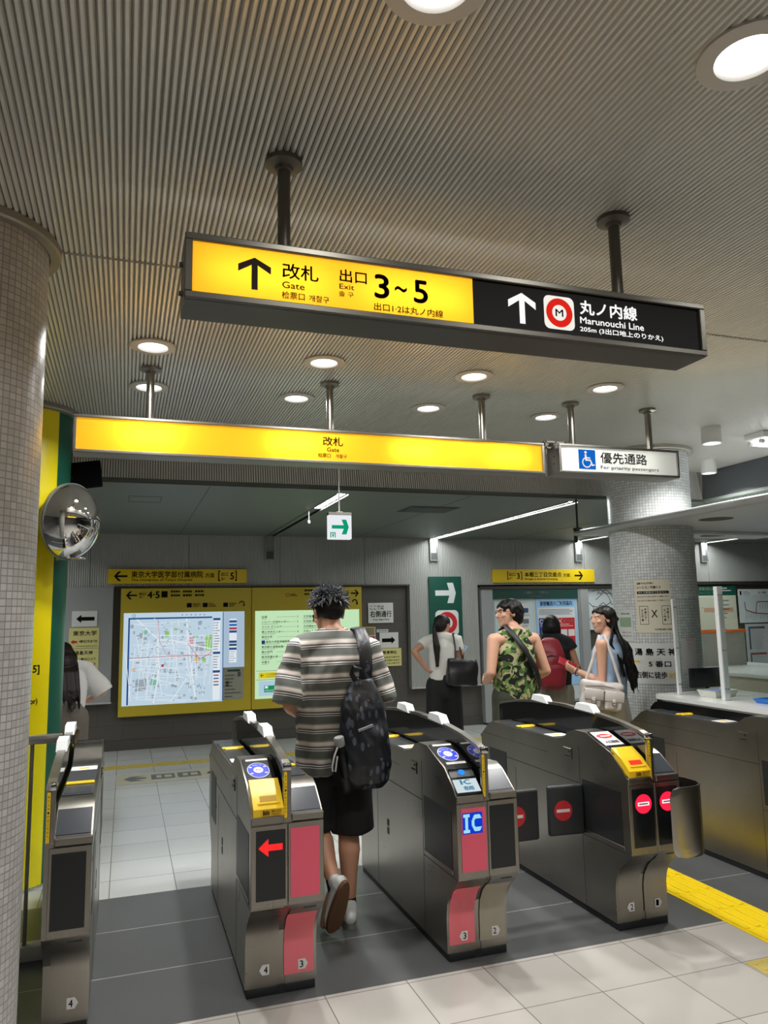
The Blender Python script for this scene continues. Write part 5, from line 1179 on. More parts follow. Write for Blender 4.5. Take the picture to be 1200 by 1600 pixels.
def skeleton(H=1.72, female=False, **over):
    s = H / 1.72; sw = .165 if female else .19
    J = dict(hipL=V(-.09, 0, .90), hipR=V(.09, 0, .90), kneeL=V(-.09, .015, .48), kneeR=V(.09, .015, .48), ankL=V(-.09, -.02, .085), ankR=V(.09, -.02, .085),
             toeL=V(-.105, .15, .025), toeR=V(.105, .15, .025), shL=V(-sw, -.01, 1.405), shR=V(sw, -.01, 1.405), elL=V(-sw - .06, -.03, 1.12), elR=V(sw + .06, -.03, 1.12),
             wrL=V(-sw - .07, .06, .88), wrR=V(sw + .07, .06, .88), neck=V(0, -.015, 1.46), head=V(0, .02, 1.60), hd=V(0, 1, 0), hup=V(0, 0, 1))
    for k in J:
        if k not in ('hd', 'hup'): J[k] = J[k] * s
    J.update({k: Vector(v) for k, v in over.items()}); J['s'] = s; J['f'] = female
    return J
def hand(m, wr, d, pn, curl=(.5, .6, .5), sc=1.0, side=1, thumb=.6):
    """palm, four unequal fingers and a thumb; d = finger direction, pn = direction the palm faces"""
    d = Vector(d).normalized(); pn = Vector(pn); pn = (pn - d * pn.dot(d)).normalized(); sd = d.cross(pn) * side
    k = wr + d * .085 * sc
    m.limb([wr - d * .01, wr + d * .03 * sc, k], [(.022 * sc, .018 * sc), (.034 * sc, .016 * sc), (.038 * sc, .013 * sc)], 12, hint=sd)
    for i, (L, w) in enumerate(((.068, .0085), (.076, .0088), (.070, .0085), (.055, .0075))):
        p = k + sd * (.030 - .0203 * i) * sc - d * (.004 * abs(i - 1)) * sc; pts = [p - d * .02 * sc, p]; a = 0; spread = (1 - i * .66) * .10
        for q, fr in enumerate((.45, .32, .25)):
            a += curl[q]; v = d * math.cos(a) + pn * math.sin(a) + sd * spread; pts.append(pts[-1] + v.normalized() * L * fr * sc)
        m.limb(pts, [w * 1.08 * sc, w * 1.08 * sc, w * sc, w * .95 * sc, w * .78 * sc], 8)
    t0 = wr + d * .028 * sc + sd * .026 * sc; v1 = (d * .55 + sd * .75 + pn * .35).normalized(); v2 = (d * .85 + sd * (.35 - thumb * .4) + pn * thumb).normalized()
    m.limb([t0 - v1 * .01, t0 + v1 * .035 * sc, t0 + v1 * .035 * sc + v2 * .03 * sc, t0 + v1 * .035 * sc + v2 * .055 * sc], [.013 * sc, .0115 * sc, .0095 * sc, .0075 * sc], 8)
def head_shapes(m, J):
    s = J['s'] * (.96 if J['f'] else 1.0); c = J['head']; f = J['hd'].normalized(); r = f.cross(J['hup']).normalized(); u = r.cross(f)
    M = Matrix((r, f, u)).transposed()
    P = lambda a, b, e: c + r * a * s + f * b * s + u * e * s
    E = lambda p, rad, n=18: m.ell(p, tuple(x * s for x in rad), M, n)
    E(P(0, -.012, .030), (.077, .096, .086), 24); E(P(0, .028, -.030), (.060, .066, .080), 20); E(P(0, .058, -.088), (.030, .028, .026)); E(P(0, .03, -.075), (.052, .055, .035))
    m.limb([P(0, .086, .02), P(0, .098 if J['f'] else .104, -.012), P(0, .102 if J['f'] else .108, -.022)], [.008 * s, .010 * s, .0105 * s], 10); E(P(.012, .094, -.025), (.009, .010, .008), 10); E(P(-.012, .094, -.025), (.009, .010, .008), 10)
    E(P(0, .078 if J['f'] else .080, .028), (.045, .012 if J['f'] else .018, .010)); E(P(0, .086, -.052), (.022, .011, .006), 12); E(P(0, .084, -.062), (.019, .011, .007), 12)
    for q in (-1, 1):
        E(P(.040 * q, .064, -.02), (.022, .020, .018)); E(P(.079 * q, -.008, -.004), (.009, .020, .031)); E(P(.083 * q, -.014, .006), (.007, .019, .020))
    return P
def body(J, parent, skin, hands=(), voxel=.0065, bare=True):
    m = MB(); s = J['s']; fem = J['f']; k = .9 if fem else 1.0
    P = head_shapes(m, J)
    # neck and torso
    m.limb([J['neck'] - V(0, .0, .05), J['neck'] + (J['head'] - J['neck']) * .35, P(0, -.02, -.06), P(0, -.02, -.01)], [(.066 * s * k, .062 * s * k), (.055 * s * k, .056 * s * k), (.053 * s * k, .055 * s * k), (.05 * s, .05 * s)], 16)
    pel = (J['hipL'] + J['hipR']) / 2; sh = (J['shL'] + J['shR']) / 2; ax = (J['shR'] - J['shL']).normalized()
    def tp(t): return pel + (sh - pel) * t
    hw = .15 * s * (1.02 if fem else 1); ww = .125 * s * k; cw = .155 * s * k
    m.limb([pel - V(0, 0, .06 * s), pel + V(0, 0, .04 * s), tp(.38), tp(.7), tp(.92), tp(1.06)], [(hw * .9, .10 * s), (hw, .105 * s), (ww, .090 * s), (cw, .108 * s), (cw * 1.02, .092 * s), (.09 * s, .06 * s)], 20, hint=ax)
    m.limb([J['shL'], tp(1.0) - V(0, 0, .005), J['shR']], [.052 * s * k, .07 * s * k, .052 * s * k], 14)
    m.limb([J['shL'] + ax * .06 + V(0, 0, .02), J['neck'] + V(0, -.01, .02)], [.04 * s * k, .045 * s * k], 12); m.limb([J['shR'] - ax * .06 + V(0, 0, .02), J['neck'] + V(0, -.01, .02)], [.04 * s * k, .045 * s * k], 12)
    for q in 'LR':
        a, b, c = J['sh' + q], J['el' + q], J['wr' + q]
        m.limb([a, a + (b - a) * .35, b, ], [.052 * s * k, .047 * s * k, .037 * s * k], 14)
        m.limb([b, b + (c - b) * .28, c], [.038 * s * k, .040 * s * k, .0265 * s * k], 14)
        h, kn, an, to = J['hip' + q], J['knee' + q], J['ank' + q], J['toe' + q]
        m.limb([h, h + (kn - h) * .3, kn], [.085 * s * k, .080 * s * k, .053 * s * k], 16)
        bk = -(kn - h).normalized() * 0; sd = (an - kn); back = V(0, -1, 0)
        m.limb([kn, kn + sd * .3 + back * .018 * s, kn + sd * .62 + back * .008 * s, an], [.053 * s * k, .058 * s * k, .043 * s * k, .034 * s * k], 16)
        heel = an + (an - to).normalized() * .04 * s - V(0, 0, .03 * s); m.limb([heel, an - V(0, 0, .02), (an + to) / 2, to], [.03 * s, .036 * s, .035 * s, .022 * s], 12)
    for h in hands: hand(m, **h)
    o = organic('body', m, skin, parent, voxel, 5)
    for q in (-1, 1):
        e = MB(); s2 = s * (.96 if fem else 1); e.ell(P(.030 * q, .0705, .008), (.0115 * s2, .0115 * s2, .0105 * s2), None, 12, 0); e.ell(P(.031 * q, .0785, .008), (.0050 * s2, .0042 * s2, .0050 * s2), None, 10, 1)
        e.build_local('eye', [pbr('eye_white', '#e6e2dc', .2), pbr('eye_dark', '#1a1210', .15)], parent, 60)
        e = MB(); dy = -.009 if fem else 0; e.limb([P(.014 * q, .092 + dy, .024), P(.032 * q, .087 + dy, .030), P(.050 * q, .072 + dy, .025)], [.003, .0035, .002], 8); e.build_local('eyebrow', pbr('hair_black', '#0f0d0d', .48, spec=.3), parent, 60)
    return o, P
def fold(p, amp=.004, fz=3.0, fx=9.0, seed=0):
    return amp * noise.noise(Vector((p.x * fx + seed, p.y * fx, p.z * fz))) * 2
def wrinkle(amp, fz, fx, seed=0): return lambda p, n_: p + n_ * fold(p, amp, fz, fx, seed)
SKIN_A = pbr('skin_warm', '#c99477', .45, var=.05, vscale=12); SKIN_B = pbr('skin_light', '#d8a68c', .45, var=.05, vscale=12); SKIN_C = pbr('skin_tan', '#b9866b', .45, var=.05, vscale=12)
HAIR = pbr('hair_black', '#0f0d0d', .48, spec=.3); HAIRB = pbr('hair_brown_black', '#1d1412', .5, spec=.3); HAIRG = pbr('hair_ash_black', '#4b4d52', .36, var=.5, vscale=60)
def torso_shell(m, J, hem, ease=.02, chest=.118, top=1.0, taper=1.0, neckz=.02, w=None, hemw=None):
    """loose garment around the trunk from the hem height up to the shoulders"""
    s = J['s']; pel = (J['hipL'] + J['hipR']) / 2; sh = (J['shL'] + J['shR']) / 2; ax = (J['shR'] - J['shL']).normalized(); k = .9 if J['f'] else 1
    d = (sh - pel); t0 = (hem - pel.z) / d.z
    w = w or (.165 * s * k + ease); hemw = hemw or (.165 * s * k + ease) * taper
    pts = [pel + d * (t0 + (1.02 - t0) * q) for q in (0, .02, .3, .6, .85, 1.0)]
    rad = [(hemw, (chest - .008) * s + ease * .6), (hemw, (chest - .006) * s + ease * .6), (hemw * .6 + w * .4, chest * s + ease * .5), (w, (chest + .004) * s + ease * .5), (w * .98, (chest - .006) * s + ease * .4), (w * .78, .075 * s + ease * .3)]
    m.limb(pts, rad, 28, flat=(True, False), hint=ax)
    return ax
def sleeve(m, J, q, frac, r0, r1, to=None):
    a, b = J['sh' + q], J['el' + q]; ax = (J['shR'] - J['shL']).normalized() * (1 if q == 'L' else -1)
    e = a + (b - a) * frac if to is None else to
    m.limb([a + ax * .05 + V(0, 0, .004), a, a + (e - a) * .5, e], [r0 * .95, r0, (r0 + r1) / 2, r1], 18, flat=(False, True))
def shoe(J, q, parent, upper, sole, up=None, bulk=1.0, name='shoe'):
    an, to = J['ank' + q], J['toe' + q]; s = J['s'] * bulk
    d = to - an; d = Vector(d); nrm = up or V(0, 0, 1)
    fd = (d - nrm * d.dot(nrm)).normalized(); sd = fd.cross(nrm).normalized(); M = Matrix((sd, fd, nrm)).transposed()
    base = an - nrm * (.085 * J['s'])
    L = lambda a, b, c: base + sd * a * s + fd * b * s + nrm * c * s
    m = MB(); m.limb([L(0, -.055, .045), L(0, -.02, .055), L(0, .06, .048), L(0, .13, .037), L(0, .175, .030)], [(.033 * s, .034 * s), (.038 * s, .042 * s), (.042 * s, .036 * s), (.046 * s, .028 * s), (.036 * s, .019 * s)], 16, hint=sd)
    m.limb([L(0, -.03, .05), L(0, -.02, .095)], [.04 * s, .039 * s], 16)
    o = organic(name, m, upper, parent, .006, 4)
    rs = []
    for z in (0, .022):
        r_ = []
        for k in range(28):
            a = 2 * math.pi * k / 28; y = .06 + .145 * math.sin(a); wd = (.043 + .008 * math.sin(a)) * (1 - .12 * math.cos(2 * a) * 0); r_.append(L(wd * math.copysign(abs(math.cos(a)) ** .75, math.cos(a)), y, z + (.012 if math.sin(a) > .9 else 0)))
        rs.append(r_)
    so = MB().rings(rs); so.build_local('sole', sole, o, 30)
    return o
def place(t, x, y, rz): t.location = (x, y, 0); t.rotation_euler.z = R(rz)
def strands(m, roots, dirf, n_seg, length, r0, g):
    for p, n_ in roots:
        pts = [p]; d = dirf(p, n_)
        for k in range(n_seg): d = (d + V(g.uniform(-.12, .12), g.uniform(-.12, .12), g.uniform(-.22, .05))).normalized(); pts.append(pts[-1] + d * length * g.uniform(.7, 1.2) / n_seg)
        m.limb(pts, [r0 * (1 - .85 * i / n_seg) for i in range(n_seg + 1)], 5)

def hair_cap(P, J, line=.058, side=-.02, r=(.093, .112, .093)):
    """closed shell over the skull that dips under the skin inside the hairline"""
    f = J['hd'].normalized(); rr = f.cross(J['hup']).normalized(); u = rr.cross(f); MH = Matrix((rr, f, u)).transposed(); m = MB()
    b = bmesh.new(); bmesh.ops.create_uvsphere(b, u_segments=56, v_segments=40, radius=1)
    for v in b.verts:
        x, y, z = v.co.x * r[0], -.014 + v.co.y * r[1], .028 + v.co.z * r[2]
        hl = line + .012 * math.cos(x * 40) - max(0, .035 - y) * 2.6
        k = 1.0
        if z < hl and y > -.005: k = .80
        elif z < side - .02: k = .80 if y > -.03 else 1.0
        p = P(x * k, -.014 + (y + .014) * k, .028 + (z - .028) * k); v.co = p
    m.bm(b); m.ell(P(0, -.055, -.02), (.080, .066, .080), MH, 20)
    return m, MH
# --- man in the striped T-shirt walking through the gates
t = thing('person', 'man from behind in a striped T-shirt and black shorts walking between the gates', 'person')
J = skeleton(1.74, False, hipL=(-.085, -.005, .90), hipR=(.085, .0, .90), kneeL=(-.07, .10, .485), ankL=(-.035, -.13, .235), toeL=(-.075, -.055, .035), kneeR=(.085, .035, .485), ankR=(.075, .0, .085), toeR=(.105, .17, .03),
             shL=(-.19, -.02, 1.43), shR=(.19, -.02, 1.42), elL=(-.25, -.05, 1.14), elR=(.25, -.04, 1.14), wrL=(-.15, .19, 1.06), wrR=(.13, .20, 1.06), neck=(0, -.02, 1.49), head=(-.01, .045, 1.608), hd=(-.12, .95, -.25), hup=(-.0, .2, 1))
_, P = body(J, t, SKIN_A, [dict(wr=J['wrL'], d=(.7, .6, .1), pn=(.1, -.3, 1), side=1), dict(wr=J['wrR'], d=(-.7, .6, .1), pn=(-.1, -.3, 1), side=-1)])
def stripe_mat():
    s = NT('striped_jersey'); uv = s.n('ShaderNodeUVMap'); sp = s.n('ShaderNodeSeparateXYZ'); s.l(uv.outputs[0], sp.inputs[0])
    v = s.math('FRACT', s.math('DIVIDE', sp.outputs[1], .0875)); cr = s.n('ShaderNodeValToRGB'); cr.color_ramp.interpolation = 'CONSTANT'; s.l(v, cr.inputs[0])
    els = [(0, '#5f625d'), (.34, '#d9d6d0'), (.39, '#2b2c31'), (.45, '#d9d6d0'), (.52, '#2b2c31'), (.58, '#9d9b95'), (.64, '#d6cbc2'), (.84, '#84867e'), (.92, '#5f625d')]
    e = cr.color_ramp.elements; e[0].position = 0; e[0].color = lin(els[0][1]); e[1].position = els[1][0]; e[1].color = lin(els[1][1])
    for p, c in els[2:]: q = e.new(p); q.color = lin(c)
    s.l(cr.outputs[0], s.b.inputs['Base Color']); s.b.inputs['Roughness'].default_value = .85
    nz = s.n('ShaderNodeTexNoise', i_Scale=500.0); bp = s.n('ShaderNodeBump', i_Strength=.15, i_Distance=.001); s.l(nz.outputs[0], bp.inputs['Height']); s.l(bp.outputs[0], s.b.inputs['Normal'])
    return s.m
m = MB(); torso_shell(m, J, .775, .045, .118, w=.198, hemw=.218); m.limb([J['shL'] + V(.03, 0, .0), V(0, -.015, 1.455), J['shR'] + V(-.03, 0, .0)], [.075, .088, .075], 18); m.limb([V(0, -.02, 1.45), V(0, -.015, 1.515)], [(.085, .08), (.066, .066)], 18, flat=(False, True))
m.limb([J['shL'] + V(.06, 0, .02), V(-.05, -.015, 1.50)], [.05, .04], 14); m.limb([J['shR'] + V(-.06, 0, .02), V(.05, -.015, 1.50)], [.05, .04], 14)
sleeve(m, J, 'L', 1.0, .080, .094, to=V(-.258, -.055, 1.135)); sleeve(m, J, 'R', 1.0, .080, .094, to=V(.258, -.045, 1.125))
m.limb([V(0, -.03, 1.10), V(0, -.035, 1.25), V(0, -.035, 1.36), V(0, -.025, 1.44)], [(.19, .125), (.195, .13), (.19, .118), (.14, .085)], 24, hint=(1, 0, 0))
def shirt_uv(p):
    if abs(p.x) > .20 and p.z > 1.0:
        a = J['shL'] if p.x < 0 else J['shR']; e = V(-.258, -.055, 1.135) if p.x < 0 else V(.258, -.045, 1.125); d = (e - a).normalized(); return (p.x, 1.43 - (p - a).dot(d) * 1.0)
    return (p.x, p.z + .03 * abs(p.x) ** 1.0 * (1 if p.z > 1.2 else .3))
def shirt_disp(p, n_):
    a = .017 * noise.noise(Vector((p.x * 9 + p.z * 5.5, p.y * 5, p.z * 3.2 - p.x * 4))) + .009 * noise.noise(Vector((p.x * 19 - p.z * 8, p.y * 9, p.z * 7)))
    return p + n_ * a * (1.25 if p.z < 1.35 else .6)
organic('striped_shirt', m, stripe_mat(), t, .008, 14, shirt_disp, shirt_uv)
SHORTS = pbr('black_shorts_cloth', '#101012', .85)
m = MB()
m.limb([V(0, -.005, 1.0), V(0, 0, .88), V(0, 0, .82)], [(.15, .11), (.165, .115), (.17, .12)], 24, flat=(True, False), hint=(1, 0, 0))
m.limb([J['hipL'] + V(.01, 0, -.06), V(-.088, .055, .68), V(-.085, .085, .49)], [.09, .115, .118], 20, flat=(False, True)); m.limb([J['hipR'] + V(-.01, 0, -.06), V(.10, .02, .68), V(.108, .03, .46)], [.09, .118, .122], 20, flat=(False, True))
organic('shorts', m, SHORTS, t, .008, 4, wrinkle(.006, 2.5, 8))
WSHOE = pbr('white_leather', '#d5d6d4', .4, var=.05); GUM = pbr('gum_sole', '#6b4a30', .6, var=.15); WSOLE = pbr('grey_sole', '#8b8981', .5)
shoe(J, 'R', t, WSHOE, WSOLE)
shoe(J, 'L', t, WSHOE, GUM, up=V(-.20, .92, .36).normalized())
m = MB()
for q in 'R': m.limb([J['ankR'] + V(0, -.005, -.0), J['ankR'] + V(0, -.003, .045)], [.040, .037], 14, flat=(False, True))
a = J['ankL']; k = (J['kneeL'] - a).normalized(); m.limb([a - k * .005, a + k * .045], [.040, .037], 14, flat=(False, True)); m.build_local('sock', pbr('dark_sock', '#1b1c20', .9), t, 50)
# tousled ash black hair: an undercut and a mop of tufts
g = random.Random(11); m = MB(); hs = J['s']; f = J['hd'].normalized(); r = f.cross(J['hup']).normalized(); u = r.cross(f); MH = Matrix((r, f, u)).transposed()
m.ell(P(0, -.014, .040), (.088, .104, .088), MH, 24); m.ell(P(0, -.045, .008), (.074, .068, .060), MH, 18); m.ell(P(0, -.066, -.022), (.048, .034, .032), MH, 14)
for q in (-1, 1): m.ell(P(.060 * q, -.015, .02), (.026, .06, .05), MH, 14)
organic('hair_base', m, HAIR, t, .006, 4)
hb = t.children[-1]; m = MB(); roots = []
for k in range(620):
    a, b = g.uniform(0, 2 * math.pi), math.acos(g.uniform(-.02, 1)); n_ = V(math.sin(b) * math.cos(a), math.sin(b) * math.sin(a), math.cos(b))
    if n_.y > .3 and n_.z < .35: continue
    p = P(.083 * n_.x, -.014 + .098 * n_.y, .046 + .084 * n_.z); roots.append((p, (r * n_.x + f * n_.y + u * n_.z)))
def mess(p, n_): return (n_ * .55 + V(g.uniform(-.5, .5), -.30 + g.uniform(-.3, .3), .05 + g.uniform(-.75, .40))).normalized()
strands(m, roots, mess, 4, .052, .0055, g); m.build_local('hair_tufts', HAIRG, t, 60)
place(t, 1.075, 4.03, 0); MAN = t
# his earphone
m = MB(); e = P(-.086, .0, -.012); m.ell(e, (.008, .009, .009), None, 12); m.limb([e, e + V(0, .005, -.03)], [.004, .003], 8); m.build_local('earphone', pbr('earphone_dark', '#24262b', .3), t, 50)
def world(t, p): return Matrix.Translation(t.location) @ Matrix.Rotation(t.rotation_euler.z, 4, 'Z') @ Vector(p)
# his backpack
def pack_mat():
    s = NT('leaf_print_nylon'); o = s.obj(); vo = s.n('ShaderNodeTexVoronoi', i_Scale=17.0); mp = s.n('ShaderNodeMapping'); mp.inputs['Scale'].default_value = (2.3, 1, .95); mp.inputs['Rotation'].default_value = (0, R(28), 0); s.l(o, mp.inputs[0]); s.l(mp.outputs[0], vo.inputs['Vector'])
    nz = s.n('ShaderNodeTexNoise', i_Scale=9.0); s.l(o, nz.inputs['Vector'])
    th = s.math('LESS_THAN', vo.outputs['Distance'], .36); f1 = s.math('MULTIPLY', th, s.math('GREATER_THAN', nz.outputs['Fac'], .48))
    s.l(s.mix(f1, lin('#14171d'), lin('#474d59')), s.b.inputs['Base Color']); s.b.inputs['Roughness'].default_value = .42
    return s.m
PACK = pack_mat(); NYLON = pbr('black_nylon', '#0e0f12', .5)
t = thing('backpack', 'dark leaf print backpack hanging from the right shoulder of the striped shirt man', 'backpack', (1.19, 3.83, .72))
bt = Matrix.Translation((1.19, 3.83, .72)) @ Matrix.Rotation(R(-1), 4, 'Y') @ Matrix.Rotation(R(-14), 4, 'Z')
m = MB().stack([(0.0, 0, 0, .085, .05), (.03, 0, -.005, .125, .075), (.12, 0, -.012, .140, .09), (.26, 0, -.008, .132, .082), (.40, 0, .003, .112, .072), (.48, .0, .014, .085, .055), (.545, .0, .022, .05, .032)], 36, 0, 2.6)
def pdisp(p, n_): return p + n_ * (.010 * noise.noise(Vector((p.x * 12, p.y * 12, p.z * 6))) + .005 * noise.noise(Vector((p.x * 30 + p.z * 14, p.y * 20, p.z * 16))))
pk = organic('pack_body', m, PACK, t, .008, 2, pdisp)
m = MB(); m.limb([(-.10, -.02, .02), (-.128, -.01, .12), (-.115, .0, .24)], [(.045, .06), (.05, .07), (.035, .05)], 16); organic('side_pocket', m, NYLON, t, .008, 3, pdisp)
m = MB(); m.limb([(-.105, -.035, .30), (-.09, -.045, .40), (-.055, -.025, .475), (-.01, .0, .53)], [.006] * 4, 8); m.limb([(-.03, -.088, .18), (-.03, -.08, .34), (-.02, -.05, .46)], [.005] * 3, 8); m.limb([(.10, -.05, .08), (.105, -.05, .28), (.07, -.035, .44)], [.005] * 3, 8); m.build_local('zipper', NYLON, t, 50)
m = MB(); m.rbox(-.04, .04, -.003, .003, -.007, .007, .002, 0, 1, Matrix.Translation((.005, -.092, .31)) @ Matrix.Rotation(R(-18), 4, 'Y')); m.build_local('reflective_tab', pbr('tab_grey', '#8d929b', .35), t)
m = MB(); 
for k in range(8): m.limb([(.065 + .004 * k, -.082 + .002 * k, .16 + .012 * k), (.098 + .0035 * k, -.060 + .0025 * k, .215 + .008 * k)], [.0013, .0013], 6)
m.build_local('stripe_print', pbr('print_lilac_grey', '#7d8596', .5), t)
def band(m, pts, w, th):
    m.limb(pts, [(w, th)] * len(pts), 12, hint=(1, 0, 0))
inv = bt.inverted()
m = MB(); pw = [(1.195, 3.835, 1.235), (1.205, 3.840, 1.32), (1.208, 3.855, 1.40), (1.21, 3.905, 1.475), (1.21, 3.97, 1.522), (1.215, 4.05, 1.528), (1.22, 4.13, 1.47), (1.24, 4.175, 1.35), (1.29, 4.17, 1.20), (1.33, 4.08, 1.02), (1.32, 3.96, .90), (1.27, 3.88, .82)]
band(m, [inv @ Vector(p) for p in pw], .034, .006); m.build_local('shoulder_strap', PACK, t, 50)
m = MB(); m.limb([(-.03, -.0, .53), (-.055, -.01, .575), (-.045, -.015, .615), (-.005, -.0, .60), (.01, .01, .55)], [(.013, .004)] * 5, 10); m.build_local('grab_handle', NYLON, t, 50)
for c in t.children: c.data.transform(Matrix.Translation(-t.location) @ bt)
t = thing('water_bottle', 'black water bottle with a grey screw cap in the backpack side pocket', 'bottle', (1.075, 3.80, .79))
m = MB().lathe([(.001, .0), (.030, .0), (.033, .01), (.033, .12), (.028, .145), (.022, .155), (.022, .165)], 0, 0, 24); m.build_local('bottle_body', BLACKGLOSS, t, 40)
m = MB().lathe([(.024, .160), (.026, .165), (.026, .200), (.023, .207), (.001, .207)], 0, 0, 24); m.build_local('screw_cap', pbr('cap_grey', '#8f9290', .45), t, 40)
m = MB(); m.limb([(-.02, -.015, .16), (-.045, -.022, .125), (-.064, -.022, .08), (-.066, -.022, .055), (-.052, -.022, .05), (-.045, -.024, .075), (-.03, -.024, .12)], [.0045] * 7, 8); m.build_local('carry_loop', pbr('loop_pale', '#c7c8c2', .5), t, 50)
t.rotation_euler = (R(8), R(-12), 0)

# --- man in the camouflage tank top
t = thing('person', 'man in a green camouflage tank top and glasses looking left', 'person')
J = skeleton(1.70, False, elL=(-.265, -.06, 1.14), elR=(.265, -.06, 1.13), wrL=(-.17, .16, 1.05), wrR=(.17, .16, 1.02), shL=(-.195, -.01, 1.385), shR=(.195, -.01, 1.38), head=(-.02, .02, 1.585), hd=(-1, .22, .02), hup=(.02, .08, 1))
_, P = body(J, t, SKIN_B, [dict(wr=J['wrL'], d=(.6, .7, .1), pn=(.3, -.2, 1), side=1), dict(wr=J['wrR'], d=(-.6, .7, .1), pn=(-.3, -.2, 1), side=-1)])
def camo():
    s = NT('camouflage_cloth'); o = s.obj(); w = s.n('ShaderNodeTexNoise', i_Scale=9.0, i_Detail=1.0); s.l(o, w.inputs['Vector']); va = s.n('ShaderNodeVectorMath', operation='MULTIPLY_ADD'); s.l(w.outputs['Color'], va.inputs[0]); va.inputs[1].default_value = (.16, .16, .16); s.l(o, va.inputs[2])
    col = lin('#b3ad86')
    for sc, off, thr, c in ((17, 0, .53, '#6f9048'), (19, 5, .54, '#44642f'), (20, 11, .545, '#121a12')):
        mp = s.n('ShaderNodeMapping'); mp.inputs['Location'].default_value = (off, off * 1.7, off * .3); mp.inputs['Scale'].default_value = (1, 1, 1.15); s.l(va.outputs[0], mp.inputs[0])
        nz = s.n('ShaderNodeTexNoise', i_Scale=float(sc), i_Detail=.5); s.l(mp.outputs[0], nz.inputs['Vector']); col = s.mix(s.math('GREATER_THAN', nz.outputs['Fac'], thr), col, lin(c))
    s.l(col, s.b.inputs['Base Color']); s.b.inputs['Roughness'].default_value = .85
    return s.m
m = MB(); torso_shell(m, J, .78, .03, .118, w=.185, hemw=.20); m.limb([V(-.115, -.01, 1.40), V(-.03, -.012, 1.425), V(.03, -.012, 1.425), V(.115, -.01, 1.40)], [.058, .064, .064, .058], 14); m.limb([V(0, -.02, 1.42), V(0, -.017, 1.462)], [.072, .064], 16, flat=(False, True))
organic('tank_top', m, camo(), t, .008, 4, wrinkle(.004, 3, 8, 3))
m = MB(); m.limb([J['hipL'] + V(0, 0, .06), J['kneeL'] + V(0, 0, .02)], [.115, .11], 18, flat=(False, True)); m.limb([J['hipR'] + V(0, 0, .06), J['kneeR'] + V(0, 0, .02)], [.115, .11], 18, flat=(False, True)); m.limb([V(0, 0, .98), V(0, 0, .86)], [(.165, .12), (.17, .12)], 20, flat=(True, False), hint=(1, 0, 0)); organic('shorts', m, pbr('olive_cloth', '#3d4034', .85), t, .009, 4)
shoe(J, 'L', t, pbr('dark_trainer', '#2a2b2e', .5), WSOLE); shoe(J, 'R', t, pbr('dark_trainer', '#2a2b2e', .5), WSOLE)
m, MH = hair_cap(P, J, .048, .0, (.095, .114, .094))
for q in (-1, 1): m.ell(P(.070 * q, -.035, .01), (.020, .045, .045), MH, 14)
organic('hair', m, HAIR, t, .006, 4, wrinkle(.004, 30, 30, 2))
m = MB()
for q in (-1, 1):
    for k in range(16):
        a, b = 2 * math.pi * k / 16, 2 * math.pi * (k + 1) / 16; c = lambda a: P(.033 * q + .026 * math.cos(a), .102 - abs(.033 + .026 * math.cos(a) * q) * .25, .006 + .021 * math.sin(a)); m.limb([c(a), c(b)], [.0016, .0016], 5)
    m.limb([P(.060 * q, .088, .010), P(.083 * q, .03, .012), P(.088 * q, -.01, .006)], [.002] * 3, 6)
m.limb([P(-.008, .105, .012), P(.008, .105, .012)], [.0018] * 2, 6); m.build_local('glasses', pbr('glasses_metal', '#4a4540', .3, .6), t, 50)
place(t, 2.905, 5.36, 8); CAMO = t
t = thing('crossbody_bag', 'black crossbody bag with a wide strap over the camouflage tank top', 'bag'); t.location = CAMO.location; t.rotation_euler = CAMO.rotation_euler
m = MB(); pts = [(-.075, .06, 1.455), (-.085, -.02, 1.495), (-.07, -.095, 1.43), (.0, -.150, 1.30), (.09, -.155, 1.16), (.17, -.10, 1.03), (.215, .0, .95), (.17, .13, 1.0), (.05, .17, 1.16), (-.05, .13, 1.34), (-.075, .06, 1.455)]
m.limb(pts, [(.026, .006)] * len(pts), 10, hint=(1, 0, 0)); m.build_local('strap', NYLON, t, 50)
m = MB(); m.rbox(.12, .30, .13, .22, .86, 1.04, .02, 0, 3); m.build_local('pouch', NYLON, t, 40)

# --- woman in the denim vest
t = thing('person', 'woman with long wavy black hair in a sleeveless denim vest holding a red phone', 'person')
J = skeleton(1.64, True, shL=(-.165, .0, 1.335), shR=(.165, -.015, 1.325), elL=(-.185, .0, 1.05), wrL=(-.135, .21, 1.13), elR=(.225, -.06, 1.05), wrR=(.20, .12, .93), head=(.0, .02, 1.525), hd=(-.72, .70, .0), hup=(.06, .0, 1), neck=(0, -.015, 1.395))
_, P = body(J, t, SKIN_B, [dict(wr=J['wrL'], d=(.05, .9, .35), pn=(.75, .1, .5), curl=(.55, .75, .55), sc=.92, side=1, thumb=.7), dict(wr=J['wrR'], d=(-.1, .8, -.3), pn=(-.9, 0, 0), sc=.92, side=-1)], .006)
def denim():
    s = NT('denim'); o = s.obj(); nz = s.n('ShaderNodeTexNoise', i_Scale=14.0, i_Detail=6.0); s.l(o, nz.inputs['Vector']); n2 = s.n('ShaderNodeTexNoise', i_Scale=160.0); s.l(o, n2.inputs['Vector'])
    c = s.mix(nz.outputs['Fac'], lin('#6f8fb4'), lin('#bfd2e6')); s.l(c, s.b.inputs['Base Color']); s.b.inputs['Roughness'].default_value = .85
    bp = s.n('ShaderNodeBump', i_Strength=.3, i_Distance=.002); s.l(n2.outputs['Fac'], bp.inputs['Height']); s.l(bp.outputs[0], s.b.inputs['Normal']); return s.m
